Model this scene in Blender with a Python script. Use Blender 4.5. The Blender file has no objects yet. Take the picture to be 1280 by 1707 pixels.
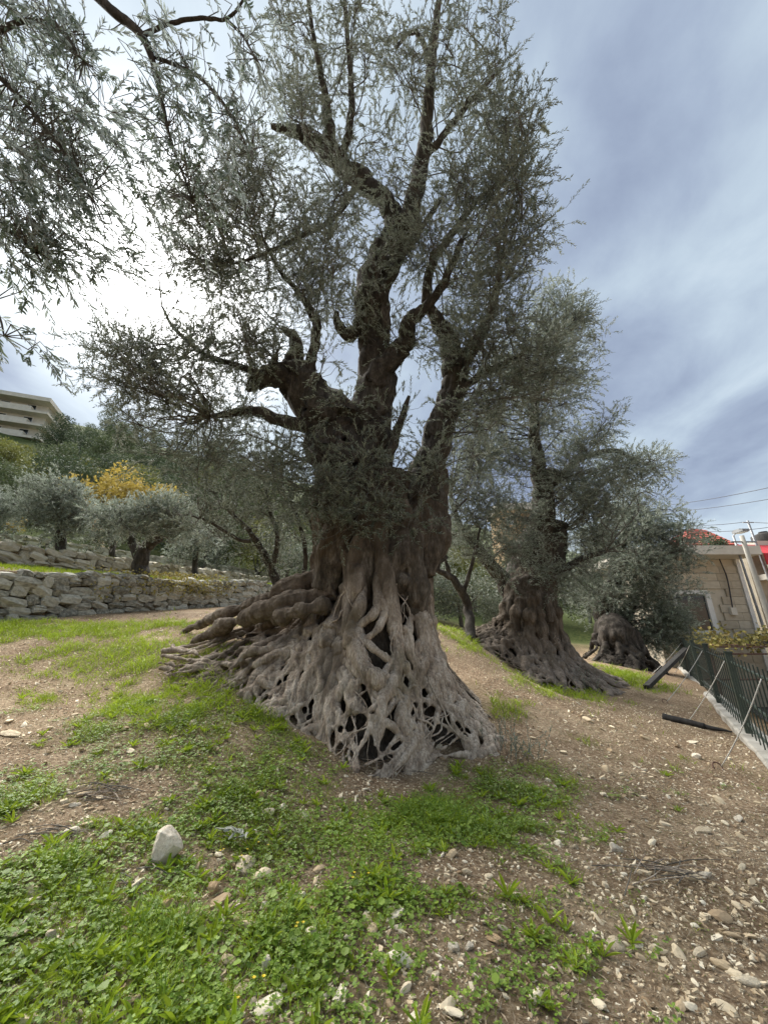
import bpy, math, random
import numpy as np
from mathutils import Vector, Matrix

SC = bpy.context.scene
COL = SC.collection
R = math.radians

# ------------------------------------------------------------------ camera
EYE = np.array([0.0, 0.0, 1.55])
PITCH = R(18.5)
CP, SP = math.cos(PITCH), math.sin(PITCH)
cam_d = bpy.data.cameras.new('camera')
cam_d.sensor_fit = 'HORIZONTAL'
cam_d.sensor_width = 36.0
cam_d.lens = 18.0
cam_d.clip_start = 0.05
cam_d.clip_end = 2000.0
cam = bpy.data.objects.new('camera', cam_d)
cam.location = EYE
cam.rotation_euler = (R(90) + PITCH, 0, 0)
COL.objects.link(cam)
SC.camera = cam

# ------------------------------------------------------------------ sky and sun
SUN_AZ, SUN_EL = R(-35.0), R(43.0)          # azimuth from +Y, towards -X
SUN_DIR = Vector((math.sin(SUN_AZ) * math.cos(SUN_EL), math.cos(SUN_AZ) * math.cos(SUN_EL), math.sin(SUN_EL)))


class NT:
    """tiny node helper"""
    def __init__(s, tree):
        s.t = tree
        s.t.nodes.clear()

    def n(s, kind, **kw):
        nd = s.t.nodes.new(kind)
        for k, v in kw.items():
            if k.startswith('i_'):
                nd.inputs[k[2:]].default_value = v
            else:
                setattr(nd, k, v)
        return nd

    def l(s, a, b):
        s.t.links.new(a, b)

    def math(s, op, a, b=None, c=None, clamp=False):
        nd = s.t.nodes.new('ShaderNodeMath')
        nd.operation = op
        nd.use_clamp = clamp
        for i, v in enumerate((a, b, c)):
            if v is None:
                continue
            if isinstance(v, (int, float)):
                nd.inputs[i].default_value = v
            else:
                s.l(v, nd.inputs[i])
        return nd.outputs[0]

    def mix(s, f, a, b, blend='MIX'):
        nd = s.t.nodes.new('ShaderNodeMix')
        nd.data_type = 'RGBA'
        nd.blend_type = blend
        for sock, v in ((nd.inputs[0], f), (nd.inputs[6], a), (nd.inputs[7], b)):
            if isinstance(v, (int, float)):
                sock.default_value = v
            elif isinstance(v, tuple):
                sock.default_value = v if len(v) == 4 else (*v, 1)
            else:
                s.l(v, sock)
        return nd.outputs[2]

    def ramp(s, fac, stops, interp='LINEAR'):
        nd = s.t.nodes.new('ShaderNodeValToRGB')
        cr = nd.color_ramp
        cr.interpolation = interp
        while len(cr.elements) > 1:
            cr.elements.remove(cr.elements[-1])
        cr.elements[0].position = stops[0][0]
        cr.elements[0].color = (*stops[0][1], 1)
        for p, c in stops[1:]:
            e = cr.elements.new(p)
            e.color = (*c, 1)
        s.l(fac, nd.inputs[0])
        return nd.outputs[0]

    def noise(s, vec, scale, detail=4, rough=0.55, dist=0.0):
        nd = s.n('ShaderNodeTexNoise')
        nd.inputs['Scale'].default_value = scale
        nd.inputs['Detail'].default_value = detail
        nd.inputs['Roughness'].default_value = rough
        nd.inputs['Distortion'].default_value = dist
        if vec is not None:
            s.l(vec, nd.inputs['Vector'])
        return nd.outputs['Fac']


world = bpy.data.worlds.new('World')
SC.world = world
world.use_nodes = True
w = NT(world.node_tree)
tc = w.n('ShaderNodeTexCoord')
sky = w.n('ShaderNodeTexSky')
sky.sky_type = 'NISHITA'
sky.sun_disc = False
sky.sun_elevation = SUN_EL
sky.sun_rotation = SUN_AZ
SKY_STRENGTH = 0.06
vm = w.n('ShaderNodeVectorMath', operation='SCALE')
w.l(sky.outputs[0], vm.inputs[0])
vm.inputs['Scale'].default_value = SKY_STRENGTH
# clouds: noise on a flat cloud layer seen in perspective
sep = w.n('ShaderNodeSeparateXYZ')
w.l(tc.outputs['Generated'], sep.inputs[0])
zc = w.math('ADD', w.math('MAXIMUM', sep.outputs[2], 0.0), 0.22)
cx = w.math('DIVIDE', sep.outputs[0], zc)
cy = w.math('DIVIDE', sep.outputs[1], zc)
comb = w.n('ShaderNodeCombineXYZ')
w.l(cx, comb.inputs[0]); w.l(cy, comb.inputs[1])
mp = w.n('ShaderNodeMapping')
mp.inputs['Location'].default_value = (6.2, 4.643, 0)
mp.inputs['Rotation'].default_value = (0, 0, R(-20))
mp.inputs['Scale'].default_value = (1.15, 0.62, 1)
w.l(comb.outputs[0], mp.inputs[0])
big = w.noise(mp.outputs[0], 1.25, 3, 0.5, 0.3)
mp2 = w.n('ShaderNodeMapping')
mp2.inputs['Scale'].default_value = (1.0, 0.7, 1)
mp2.inputs['Location'].default_value = (-1.43, -4.34, 0)
w.l(comb.outputs[0], mp2.inputs[0])
fine = w.noise(mp2.outputs[0], 3.4, 7, 0.58, 0.35)
dens = w.math('ADD', w.math('MULTIPLY', big, 0.70), w.math('MULTIPLY', fine, 0.30))
cloud = w.ramp(dens, [(0.35, (0.095, 0.115, 0.165)), (0.44, (0.145, 0.175, 0.225)), (0.52, (0.20, 0.24, 0.28)), (0.62, (0.275, 0.315, 0.345))])
# the sun shining through the thin cloud
dot = w.n('ShaderNodeVectorMath', operation='DOT_PRODUCT')
w.l(tc.outputs['Generated'], dot.inputs[0])
dot.inputs[1].default_value = SUN_DIR
dv = w.math('MAXIMUM', dot.outputs['Value'], 0.0)
core = w.math('MULTIPLY', w.math('POWER', dv, 70.0), 1.1)
halo = w.math('MULTIPLY', w.math('POWER', dv, 18.0), 0.06)
glow = w.math('MULTIPLY', w.math('ADD', core, halo), w.math('ADD', w.math('MULTIPLY', w.math('MAXIMUM', w.math('SUBTRACT', dens, 0.38), 0.0), 5.5), 0.22))
gcol = w.n('ShaderNodeVectorMath', operation='SCALE')
gcol.inputs[0].default_value = (1.0, 0.98, 0.95)
w.l(glow, gcol.inputs['Scale'])
csum = w.n('ShaderNodeVectorMath', operation='ADD')
w.l(cloud, csum.inputs[0]); w.l(gcol.outputs[0], csum.inputs[1])
final = w.mix(0.95, vm.outputs[0], csum.outputs[0])
bg = w.n('ShaderNodeBackground')
w.l(final, bg.inputs[0])
bg.inputs[1].default_value = 1.0
wo = w.n('ShaderNodeOutputWorld')
w.l(bg.outputs[0], wo.inputs[0])

sun_d = bpy.data.lights.new('sun', 'SUN')
sun_d.energy = 5.0
sun_d.angle = R(75)
sun_d.color = (1.0, 0.96, 0.90)
sun = bpy.data.objects.new('sun', sun_d)
sun.rotation_euler = (-SUN_DIR).to_track_quat('-Z', 'Y').to_euler()
COL.objects.link(sun)

SC.view_settings.view_transform = 'Standard'
SC.view_settings.look = 'None'
SC.view_settings.exposure = 1.52
SC.view_settings.gamma = 1.0
SC.view_settings.use_curve_mapping = False
SC.cycles.max_bounces = 6
SC.cycles.transparent_max_bounces = 8

# ------------------------------------------------------------------ helpers
def ray(px, py):
    u = (px - 640.0) / 640.0
    v = -(py - 853.5) / 640.0
    return np.array([u, CP - v * SP, SP + v * CP])      # per unit of camera depth


def at_y(px, py, Y):
    r = ray(px, py)
    return EYE + r * (Y / r[1])


def at_d(px, py, d):
    return EYE + ray(px, py) * d


def _hash(ix, iy, iz, seed):
    h = (ix.astype(np.uint32) * np.uint32(374761393) + iy.astype(np.uint32) * np.uint32(668265263)
         + iz.astype(np.uint32) * np.uint32(2147483647) + np.uint32((seed * 1013904223 + 12345) & 0xffffffff))
    h = (h ^ (h >> np.uint32(13))) * np.uint32(1274126177)
    h = (h ^ (h >> np.uint32(16))) * np.uint32(2246822519)
    h = h ^ (h >> np.uint32(15))
    return h.astype(np.float64) / 4294967295.0 * 2 - 1


def vnoise(p, seed=0):
    p = np.asarray(p, dtype=np.float64)
    i = np.floor(p).astype(np.int64)
    f = p - i
    f = f * f * f * (f * (f * 6 - 15) + 10)
    x, y, z = i[:, 0], i[:, 1], i[:, 2]
    out = 0
    for dx in (0, 1):
        for dy in (0, 1):
            for dz in (0, 1):
                wgt = (f[:, 0] if dx else 1 - f[:, 0]) * (f[:, 1] if dy else 1 - f[:, 1]) * (f[:, 2] if dz else 1 - f[:, 2])
                out = out + wgt * _hash(x + dx, y + dy, z + dz, seed)
    return out


def fbm(p, octaves=4, seed=0, gain=0.5):
    p = np.asarray(p, dtype=np.float64)
    a, s, o = 1.0, 0, 0
    for k in range(octaves):
        o = o + a * vnoise(p * (2.03 ** k) + 17.3 * k, seed + k)
        s += a
        a *= gain
    return o / s


def nrm(v):
    v = np.asarray(v, dtype=np.float64)
    return v / np.maximum(np.linalg.norm(v, axis=-1, keepdims=True), 1e-9)


def mesh_np(name, V, faces, mats, smooth=True, midx=None):
    """faces: list of (n,k) int arrays"""
    me = bpy.data.meshes.new(name)
    V = np.ascontiguousarray(V, dtype=np.float32)
    faces = [np.asarray(f, dtype=np.int32) for f in faces if len(f)]
    me.vertices.add(len(V))
    me.vertices.foreach_set('co', V.ravel())
    nl = sum(f.size for f in faces)
    nf = sum(len(f) for f in faces)
    me.loops.add(nl)
    me.polygons.add(nf)
    me.loops.foreach_set('vertex_index', np.concatenate([f.ravel() for f in faces]))
    starts, s = [], 0
    for f in faces:
        starts.append(s + np.arange(len(f)) * f.shape[1])
        s += f.size
    me.polygons.foreach_set('loop_start', np.concatenate(starts).astype(np.int32))
    me.polygons.foreach_set('use_smooth', np.full(nf, smooth, dtype=bool))
    for m in (mats if isinstance(mats, (list, tuple)) else [mats]):
        me.materials.append(m)
    if midx is not None:
        me.polygons.foreach_set('material_index', np.asarray(midx, dtype=np.int32))
    me.update(calc_edges=True)
    me.validate()
    return me


def link(name, me, parent=None):
    o = bpy.data.objects.new(name, me)
    COL.objects.link(o)
    if parent is not None:
        o.parent = parent
        # children are built in world space; keep them there
        o.matrix_parent_inverse = parent.matrix_basis.inverted()
    return o


def tag(o, label=None, cat=None, group=None, kind=None):
    if label: o['label'] = label
    if cat: o['category'] = cat
    if group: o['group'] = group
    if kind: o['kind'] = kind
    return o


def thing(name, loc, label, cat, group=None, rz=0.0):
    o = bpy.data.objects.new(name, None)
    o.empty_display_size = 0.2
    o.location = loc
    o.rotation_euler = (0, 0, rz)
    COL.objects.link(o)
    return tag(o, label, cat, group)


class MB:
    """collects boxes, tubes and loose faces into one mesh"""
    def __init__(s):
        s.V, s.F, s.n = [], {}, 0

    def add(s, V, faces):
        V = np.asarray(V, dtype=np.float64)
        for f in faces:
            f = np.asarray(f, dtype=np.int64)
            if len(f):
                s.F.setdefault(f.shape[1], []).append(f + s.n)
        s.V.append(V)
        s.n += len(V)
        return s

    def box(s, c, size, rz=0.0, M=None, bev=0.0):
        hx, hy, hz = (q / 2 for q in size)
        P = np.array([[sx * hx, sy * hy, sz * hz] for sz in (-1, 1) for sy in (-1, 1) for sx in (-1, 1)])
        F = np.array([[0, 2, 3, 1], [4, 5, 7, 6], [0, 1, 5, 4], [2, 6, 7, 3], [0, 4, 6, 2], [1, 3, 7, 5]])
        if M is not None:
            P = P @ np.array(M).T
        else:
            ca, sa = math.cos(rz), math.sin(rz)
            P = P @ np.array([[ca, -sa, 0], [sa, ca, 0], [0, 0, 1]]).T
        return s.add(P + np.asarray(c), [F])

    def tube(s, pts, rad, sides=8, **kw):
        V, Fq, Ft = tube(pts, rad, sides, **kw)
        return s.add(V, [Fq, Ft])

    def mesh(s, name, mat, smooth=True):
        return mesh_np(name, np.concatenate(s.V), [np.concatenate(f) for f in s.F.values()], mat, smooth)

    def build(s, name, mat, parent=None, smooth=False):
        return link(name, s.mesh(name, mat, smooth), parent)


def catmull(pts, n):
    """n samples through the points"""
    P = np.asarray(pts, dtype=np.float64)
    m = len(P)
    if m == 2:
        t = np.linspace(0, 1, n)[:, None]
        return P[0] * (1 - t) + P[1] * t
    Q = np.vstack([2 * P[0] - P[1], P, 2 * P[-1] - P[-2]])
    t = np.linspace(0, m - 1 - 1e-6, n)
    i = t.astype(int)
    f = (t - i)[:, None]
    a, b, c, d = Q[i], Q[i + 1], Q[i + 2], Q[i + 3]
    return 0.5 * (2 * b + (c - a) * f + (2 * a - 5 * b + 4 * c - d) * f ** 2 + (3 * b - a - 3 * c + d) * f ** 3)


def frames(P):
    T = nrm(np.gradient(P, axis=0))
    N = np.zeros_like(T)
    ref = np.array([0, 0, 1.0]) if abs(T[0][2]) < 0.9 else np.array([1.0, 0, 0])
    n0 = np.cross(T[0], ref)
    N[0] = n0 / np.linalg.norm(n0)
    for i in range(1, len(P)):
        v = N[i - 1] - T[i] * np.dot(N[i - 1], T[i])
        N[i] = v / max(np.linalg.norm(v), 1e-9)
    return T, N, np.cross(T, N)


def tube(pts, rad, sides=8, n=None, rough=0.0, seed=0, wob=0.0, flat=None, cap=True, ridges=0.0):
    pts = np.asarray(pts, dtype=np.float64)
    if n is None:
        n = len(pts)
    P = catmull(pts, n) if n != len(pts) else pts
    rad = np.interp(np.linspace(0, 1, n), np.linspace(0, 1, len(np.atleast_1d(rad))), np.atleast_1d(rad)) if np.ndim(rad) else np.full(n, rad)
    if wob:
        s = np.linspace(0, n * 0.35, n)
        P = P + np.stack([vnoise(np.stack([s, s * 0 + k * 9.1, s * 0 + seed], 1), seed + k) for k in range(3)], 1) * (wob * rad)[:, None]
    T, N, B = frames(P)
    a = np.linspace(0, 2 * math.pi, sides, endpoint=False)
    ca, sa = np.cos(a), np.sin(a)
    rr = np.repeat(rad[:, None], sides, 1)
    if rough or ridges:
        L = np.concatenate([[0], np.cumsum(np.linalg.norm(np.diff(P, axis=0), axis=1))])
        rm = max(float(rad.mean()), 1e-4)
        q = np.stack([np.repeat(ca[None], n, 0) * 1.3, np.repeat(sa[None], n, 0) * 1.3, np.repeat((L / rm * 0.5)[:, None], sides, 1)], -1).reshape(-1, 3)
        rr = rr * (1 + rough * fbm(q, 3, seed).reshape(n, sides))
        if ridges:
            tw = (L / rm * 0.10)[:, None]
            q2 = np.stack([np.cos(a[None] + tw) * 4.0, np.sin(a[None] + tw) * 4.0, np.repeat((L / rm * 0.28)[:, None], sides, 1)], -1).reshape(-1, 3)
            nz = 1 - np.abs(fbm(q2, 3, seed + 5)).reshape(n, sides) * 2.2
            rr = rr * (1 + ridges * nz)
    V = P[:, None, :] + rr[..., None] * (ca[None, :, None] * N[:, None, :] + sa[None, :, None] * B[:, None, :])
    V = V.reshape(-1, 3)
    i = np.arange(n - 1)[:, None] * sides
    j = np.arange(sides)[None]
    k = (j + 1) % sides
    F = np.stack([i + j, i + k, i + sides + k, i + sides + j], -1).reshape(-1, 4)
    Ft = np.zeros((0, 3), int)
    if cap:
        V = np.vstack([V, P[0], P[-1]])
        b, e = len(V) - 2, len(V) - 1
        jj = np.arange(sides); kk = (jj + 1) % sides
        Ft = np.vstack([np.stack([np.full(sides, b), kk, jj], 1), np.stack([np.full(sides, e), (n - 1) * sides + jj, (n - 1) * sides + kk], 1)])
    return V, F, Ft


def remesh(V, faces, mat, name, voxel, smooth_it=1):
    """voxel-union of everything in (V, faces); returns numpy verts and faces of the result"""
    me = mesh_np(name + '_raw', V, faces, mat)
    o = bpy.data.objects.new(name + '_raw', me)
    COL.objects.link(o)
    m = o.modifiers.new('remesh', 'REMESH')
    m.mode = 'VOXEL'
    m.voxel_size = voxel
    if smooth_it:
        s = o.modifiers.new('smooth', 'SMOOTH')
        s.iterations = smooth_it
        s.factor = 0.5
    dg = bpy.context.evaluated_depsgraph_get()
    ev = o.evaluated_get(dg)
    m2 = ev.to_mesh()
    nv = len(m2.vertices)
    co = np.empty(nv * 3, np.float32); m2.vertices.foreach_get('co', co)
    no = np.empty(nv * 3, np.float32); m2.vertices.foreach_get('normal', no)
    nl = len(m2.loops)
    vi = np.empty(nl, np.int32); m2.loops.foreach_get('vertex_index', vi)
    npoly = len(m2.polygons)
    ls = np.empty(npoly, np.int32); m2.polygons.foreach_get('loop_start', ls)
    lt = np.diff(np.append(ls, nl))
    q = ls[lt == 4]; t = ls[lt == 3]
    F4 = vi[q[:, None] + np.arange(4)] if len(q) else np.zeros((0, 4), int)
    F3 = vi[t[:, None] + np.arange(3)] if len(t) else np.zeros((0, 3), int)
    ev.to_mesh_clear()
    bpy.data.objects.remove(o)
    bpy.data.meshes.remove(me)
    return co.reshape(-1, 3).astype(np.float64), no.reshape(-1, 3).astype(np.float64), [F4, F3]

# ------------------------------------------------------------------ materials
def new_mat(name):
    m = bpy.data.materials.new(name)
    m.use_nodes = True
    return m, NT(m.node_tree)


def finish(t, col, rough=0.8, bump=None, bump_d=0.02, spec=0.3, extra=None, metal=0.0):
    b = t.n('ShaderNodeBsdfPrincipled')
    if isinstance(col, tuple):
        b.inputs['Base Color'].default_value = (*col, 1)
    else:
        t.l(col, b.inputs['Base Color'])
    if isinstance(rough, (int, float)):
        b.inputs['Roughness'].default_value = rough
    else:
        t.l(rough, b.inputs['Roughness'])
    b.inputs['Specular IOR Level'].default_value = spec
    b.inputs['Metallic'].default_value = metal
    if bump is not None:
        bp = t.n('ShaderNodeBump')
        bp.inputs['Strength'].default_value = 1.0
        bp.inputs['Distance'].default_value = bump_d
        t.l(bump, bp.inputs['Height'])
        t.l(bp.outputs[0], b.inputs['Normal'])
    out = t.n('ShaderNodeOutputMaterial')
    if extra:
        t.l(extra(b.outputs[0]), out.inputs[0])
    else:
        t.l(b.outputs[0], out.inputs[0])
    return b


def noise_mat(name, stops, scale=5.0, rough=0.85, bump_s=30.0, bump_d=0.01, stretch=(1, 1, 1), detail=6, spec=0.25, island=0.0, metal=0.0):
    m, t = new_mat(name)
    tc = t.n('ShaderNodeTexCoord')
    mp = t.n('ShaderNodeMapping')
    mp.inputs['Scale'].default_value = stretch
    t.l(tc.outputs['Object'], mp.inputs[0])
    fac = t.noise(mp.outputs[0], scale, detail, 0.62)
    if island:
        g = t.n('ShaderNodeNewGeometry')
        oi = t.n('ShaderNodeObjectInfo')
        rnd = t.math('FRACT', t.math('ADD', g.outputs['Random Per Island'], oi.outputs['Random']))
        fac = t.math('ADD', t.math('MULTIPLY', fac, 1 - island), t.math('MULTIPLY', rnd, island))
    col = t.ramp(fac, stops)
    bmp = t.noise(mp.outputs[0], bump_s, 5, 0.65) if bump_d else None
    finish(t, col, rough, bmp, bump_d, spec, metal=metal)
    return m


def leaf_mat(name, top, top2, under, trans=0.25, rough=0.45, spec=0.4):
    """leaf: green face above, paler underside, each leaf its own shade"""
    m, t = new_mat(name)
    g = t.n('ShaderNodeNewGeometry')
    rnd = g.outputs['Random Per Island']
    c = t.mix(rnd, top, top2)
    r2 = t.math('FRACT', t.math('MULTIPLY', rnd, 17.31))
    oi = t.n('ShaderNodeObjectInfo')
    hv = t.n('ShaderNodeHueSaturation')
    tcl = t.n('ShaderNodeTexCoord')
    age = t.noise(tcl.outputs['Object'], 1.3, 2, 0.5)      # older and younger shoots
    t.l(t.math('ADD', t.math('ADD', t.math('MULTIPLY', r2, 0.5), t.math('MULTIPLY', age, 0.9)), 0.30), hv.inputs['Value'])
    t.l(t.mix(g.outputs['Backfacing'], c, under), hv.inputs['Color'])
    tr = t.n('ShaderNodeBsdfTranslucent')
    t.l(hv.outputs[0], tr.inputs[0])

    def ex(sh):
        mx = t.n('ShaderNodeMixShader')
        mx.inputs[0].default_value = trans
        t.l(sh, mx.inputs[1]); t.l(tr.outputs[0], mx.inputs[2])
        return mx.outputs[0]
    finish(t, hv.outputs[0], rough, None, 0, spec, ex)
    return m


def bark_mat(name, stops, moss=(0.10, 0.085, 0.02), moss_amt=0.5, scale=3.0, stretch=(1, 1, 0.35), bump_d=0.03, bump_s=18, ridge=0.0, old=False):
    m, t = new_mat(name)
    tc = t.n('ShaderNodeTexCoord')
    mp = t.n('ShaderNodeMapping')
    mp.inputs['Scale'].default_value = stretch
    t.l(tc.outputs['Object'], mp.inputs[0])
    a = t.noise(mp.outputs[0], scale * 2.2, 8, 0.68, 0.2)
    col = t.ramp(a, stops)
    fib = t.n('ShaderNodeTexNoise')
    fib.inputs['Scale'].default_value = bump_s * 2.2
    fib.inputs['Detail'].default_value = 4
    t.l(mp.outputs[0], fib.inputs['Vector'])
    col = t.mix(t.math('MULTIPLY', t.ramp(fib.outputs['Fac'], [(0.35, (1, 1, 1)), (0.6, (0, 0, 0))]), 0.45), col, tuple(c * 0.45 for c in stops[0][1]))
    b = t.noise(tc.outputs['Object'], scale * 0.55, 4, 0.6)
    f = t.ramp(b, [(0.52, (0, 0, 0)), (0.66, (1, 1, 1))])
    col = t.mix(t.math('MULTIPLY', f, moss_amt), col, moss)
    if old:         # brown living bark higher up, grey weathered wood lower down
        at_ = t.n('ShaderNodeAttribute', attribute_name='bark')
        brown = t.ramp(a, [(0.28, (0.028, 0.021, 0.014)), (0.5, (0.09, 0.070, 0.050)), (0.72, (0.23, 0.19, 0.148))])
        col = t.mix(at_.outputs['Fac'], col, brown)
    if ridge:       # colour darkened in the hollows of the mesh, left paler on the ridges
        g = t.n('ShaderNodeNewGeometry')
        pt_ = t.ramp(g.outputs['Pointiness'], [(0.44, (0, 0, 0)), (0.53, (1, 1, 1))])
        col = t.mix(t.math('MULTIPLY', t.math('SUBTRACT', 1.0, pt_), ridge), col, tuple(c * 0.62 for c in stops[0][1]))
    bm = t.noise(mp.outputs[0], bump_s, 7, 0.7, 0.3)
    finish(t, col, 0.9, bm, bump_d, 0.15)
    return m


M = {}
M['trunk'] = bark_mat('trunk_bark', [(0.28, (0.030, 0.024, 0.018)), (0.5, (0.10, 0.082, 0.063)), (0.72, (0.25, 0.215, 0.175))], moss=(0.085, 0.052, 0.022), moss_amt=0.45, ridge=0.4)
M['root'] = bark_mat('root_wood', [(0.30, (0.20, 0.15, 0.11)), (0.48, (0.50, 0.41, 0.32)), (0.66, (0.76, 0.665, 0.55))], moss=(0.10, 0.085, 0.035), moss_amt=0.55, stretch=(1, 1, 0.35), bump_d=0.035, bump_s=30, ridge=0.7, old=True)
M['burnt'] = bark_mat('burnt_wood', [(0.28, (0.018, 0.015, 0.012)), (0.5, (0.06, 0.051, 0.042)), (0.72, (0.17, 0.145, 0.12))], moss=(0.03, 0.03, 0.012), moss_amt=0.3)
M['root_dark'] = bark_mat('root_core', [(0.3, (0.022, 0.017, 0.012)), (0.5, (0.065, 0.05, 0.034)), (0.75, (0.15, 0.12, 0.085))], moss=(0.07, 0.075, 0.018), moss_amt=0.6)
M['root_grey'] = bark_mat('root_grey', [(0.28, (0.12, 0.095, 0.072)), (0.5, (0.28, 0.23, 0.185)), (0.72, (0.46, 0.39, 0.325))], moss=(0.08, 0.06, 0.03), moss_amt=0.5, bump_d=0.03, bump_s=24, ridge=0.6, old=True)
M['limb'] = bark_mat('limb_bark', [(0.28, (0.025, 0.022, 0.019)), (0.5, (0.07, 0.062, 0.053)), (0.74, (0.18, 0.163, 0.142))], moss=(0.055, 0.05, 0.03), moss_amt=0.4, stretch=(1, 1, 0.3))
M['twig'] = noise_mat('twig_bark', [(0.3, (0.06, 0.055, 0.045)), (0.7, (0.16, 0.145, 0.12))], 8, 0.9, 30, 0.0)
M['leaf'] = leaf_mat('olive_leaf', (0.066, 0.088, 0.052), (0.112, 0.132, 0.082), (0.215, 0.245, 0.195), trans=0.2, rough=0.5, spec=0.32)
M['leaf_pale'] = leaf_mat('pale_olive_leaf', (0.11, 0.14, 0.09), (0.17, 0.20, 0.14), (0.32, 0.36, 0.30))
M['leaf_near'] = leaf_mat('near_olive_leaf', (0.10, 0.135, 0.095), (0.15, 0.18, 0.12), (0.36, 0.41, 0.38), trans=0.5)
M['clover'] = leaf_mat('clover_leaf', (0.11, 0.195, 0.022), (0.235, 0.33, 0.045), (0.22, 0.31, 0.07), trans=0.3, rough=0.5)
M['grass'] = leaf_mat('grass_blade', (0.20, 0.30, 0.012), (0.36, 0.44, 0.03), (0.28, 0.37, 0.03), trans=0.35, rough=0.5)
M['grass_dark'] = leaf_mat('dark_grass_blade', (0.09, 0.165, 0.018), (0.17, 0.27, 0.03), (0.13, 0.21, 0.03), trans=0.35, rough=0.5)
M['straw'] = leaf_mat('dry_leaf', (0.20, 0.145, 0.085), (0.34, 0.27, 0.18), (0.34, 0.30, 0.23), trans=0.1, rough=0.7)
M['petal'] = leaf_mat('yellow_petal', (0.75, 0.55, 0.02), (0.8, 0.62, 0.04), (0.7, 0.5, 0.03), trans=0.3)
M['stone'] = noise_mat('pale_limestone', [(0.25, (0.36, 0.28, 0.17)), (0.5, (0.60, 0.50, 0.35)), (0.75, (0.74, 0.66, 0.51))], 9, 0.9, 45, 0.006, island=0.3)
M['pebble'] = noise_mat('limestone_chip', [(0.10, (0.26, 0.18, 0.105)), (0.35, (0.48, 0.375, 0.24)), (0.6, (0.64, 0.535, 0.37)), (0.9, (0.76, 0.69, 0.54))], 3, 0.9, 40, 0.0, island=0.75)
M['stone_white'] = noise_mat('white_limestone', [(0.25, (0.46, 0.38, 0.27)), (0.5, (0.68, 0.60, 0.47)), (0.75, (0.80, 0.74, 0.62))], 9, 0.9, 45, 0.006)
M['stone_orange'] = noise_mat('orange_limestone', [(0.25, (0.34, 0.22, 0.12)), (0.5, (0.50, 0.35, 0.20)), (0.75, (0.62, 0.48, 0.31))], 9, 0.9, 45, 0.006)
M['wallstone'] = noise_mat('lichened_wall_stone', [(0.22, (0.08, 0.077, 0.064)), (0.40, (0.23, 0.222, 0.185)), (0.54, (0.44, 0.425, 0.355)), (0.8, (0.66, 0.64, 0.555))], 5, 0.92, 22, 0.03, island=0.25)
M['wallstone_pale'] = noise_mat('pale_wall_stone', [(0.22, (0.20, 0.175, 0.13)), (0.45, (0.42, 0.38, 0.29)), (0.75, (0.66, 0.61, 0.49))], 5, 0.92, 22, 0.03, island=0.35)
M['dark_earth'] = noise_mat('dark_earth', [(0.3, (0.02, 0.016, 0.011)), (0.7, (0.06, 0.045, 0.03))], 6, 0.95, 20, 0.02)
M['concrete'] = noise_mat('pale_concrete', [(0.3, (0.20, 0.185, 0.155)), (0.5, (0.33, 0.31, 0.27)), (0.7, (0.44, 0.42, 0.37))], 3, 0.9, 40, 0.004)
M['green_paint'] = noise_mat('green_fence_paint', [(0.3, (0.026, 0.038, 0.029)), (0.7, (0.050, 0.066, 0.05))], 12, 0.5, 60, 0.001, spec=0.4)
M['rope'] = noise_mat('white_rope', [(0.3, (0.42, 0.40, 0.35)), (0.7, (0.60, 0.58, 0.53))], 40, 0.9, 90, 0.001)
M['char'] = noise_mat('dark_wood', [(0.3, (0.016, 0.015, 0.014)), (0.7, (0.05, 0.046, 0.042))], 10, 0.8, 50, 0.004, stretch=(1, 1, 0.2))
M['house_stone'] = noise_mat('sandstone_block', [(0.25, (0.34, 0.29, 0.215)), (0.5, (0.44, 0.385, 0.295)), (0.75, (0.54, 0.485, 0.385))], 2.5, 0.9, 25, 0.006, island=0.35)
M['plaster'] = noise_mat('cream_plaster', [(0.3, (0.52, 0.48, 0.40)), (0.7, (0.66, 0.62, 0.54))], 1.2, 0.9, 30, 0.003)
M['plaster_dim'] = noise_mat('grey_plaster', [(0.3, (0.30, 0.28, 0.24)), (0.7, (0.42, 0.40, 0.35))], 1.2, 0.9, 30, 0.003)
M['white_trim'] = noise_mat('white_stone_trim', [(0.3, (0.55, 0.54, 0.51)), (0.7, (0.70, 0.69, 0.66))], 3, 0.8, 30, 0.002)
M['red_tile'] = noise_mat('red_roof_tile', [(0.3, (0.40, 0.085, 0.06)), (0.7, (0.50, 0.125, 0.09))], 2, 0.75, 30, 0.01, island=0.3)
M['red_cloth'] = noise_mat('red_awning', [(0.3, (0.40, 0.03, 0.04)), (0.7, (0.52, 0.05, 0.06))], 6, 0.8, 30, 0.002)
M['steel'] = noise_mat('galvanised_steel', [(0.3, (0.20, 0.205, 0.21)), (0.7, (0.32, 0.325, 0.33))], 4, 0.5, 30, 0.001, metal=0.4)
M['rust'] = noise_mat('rusty_pipe', [(0.3, (0.10, 0.055, 0.04)), (0.7, (0.22, 0.13, 0.10))], 8, 0.8, 30, 0.002)
M['wire'] = noise_mat('black_cable', [(0.3, (0.03, 0.03, 0.035)), (0.7, (0.06, 0.06, 0.07))], 4, 0.7, 30, 0.0)
M['asphalt'] = noise_mat('grey_asphalt', [(0.3, (0.04, 0.04, 0.04)), (0.7, (0.075, 0.073, 0.07))], 3, 0.9, 80, 0.004)
M['car_white'] = noise_mat('white_car_paint', [(0.3, (0.68, 0.69, 0.70)), (0.7, (0.76, 0.77, 0.78))], 2, 0.25, 30, 0.0, spec=0.6)
M['car_silver'] = noise_mat('silver_car_paint', [(0.3, (0.40, 0.43, 0.46)), (0.7, (0.48, 0.50, 0.53))], 2, 0.3, 30, 0.0, spec=0.6, metal=0.4)
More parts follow.
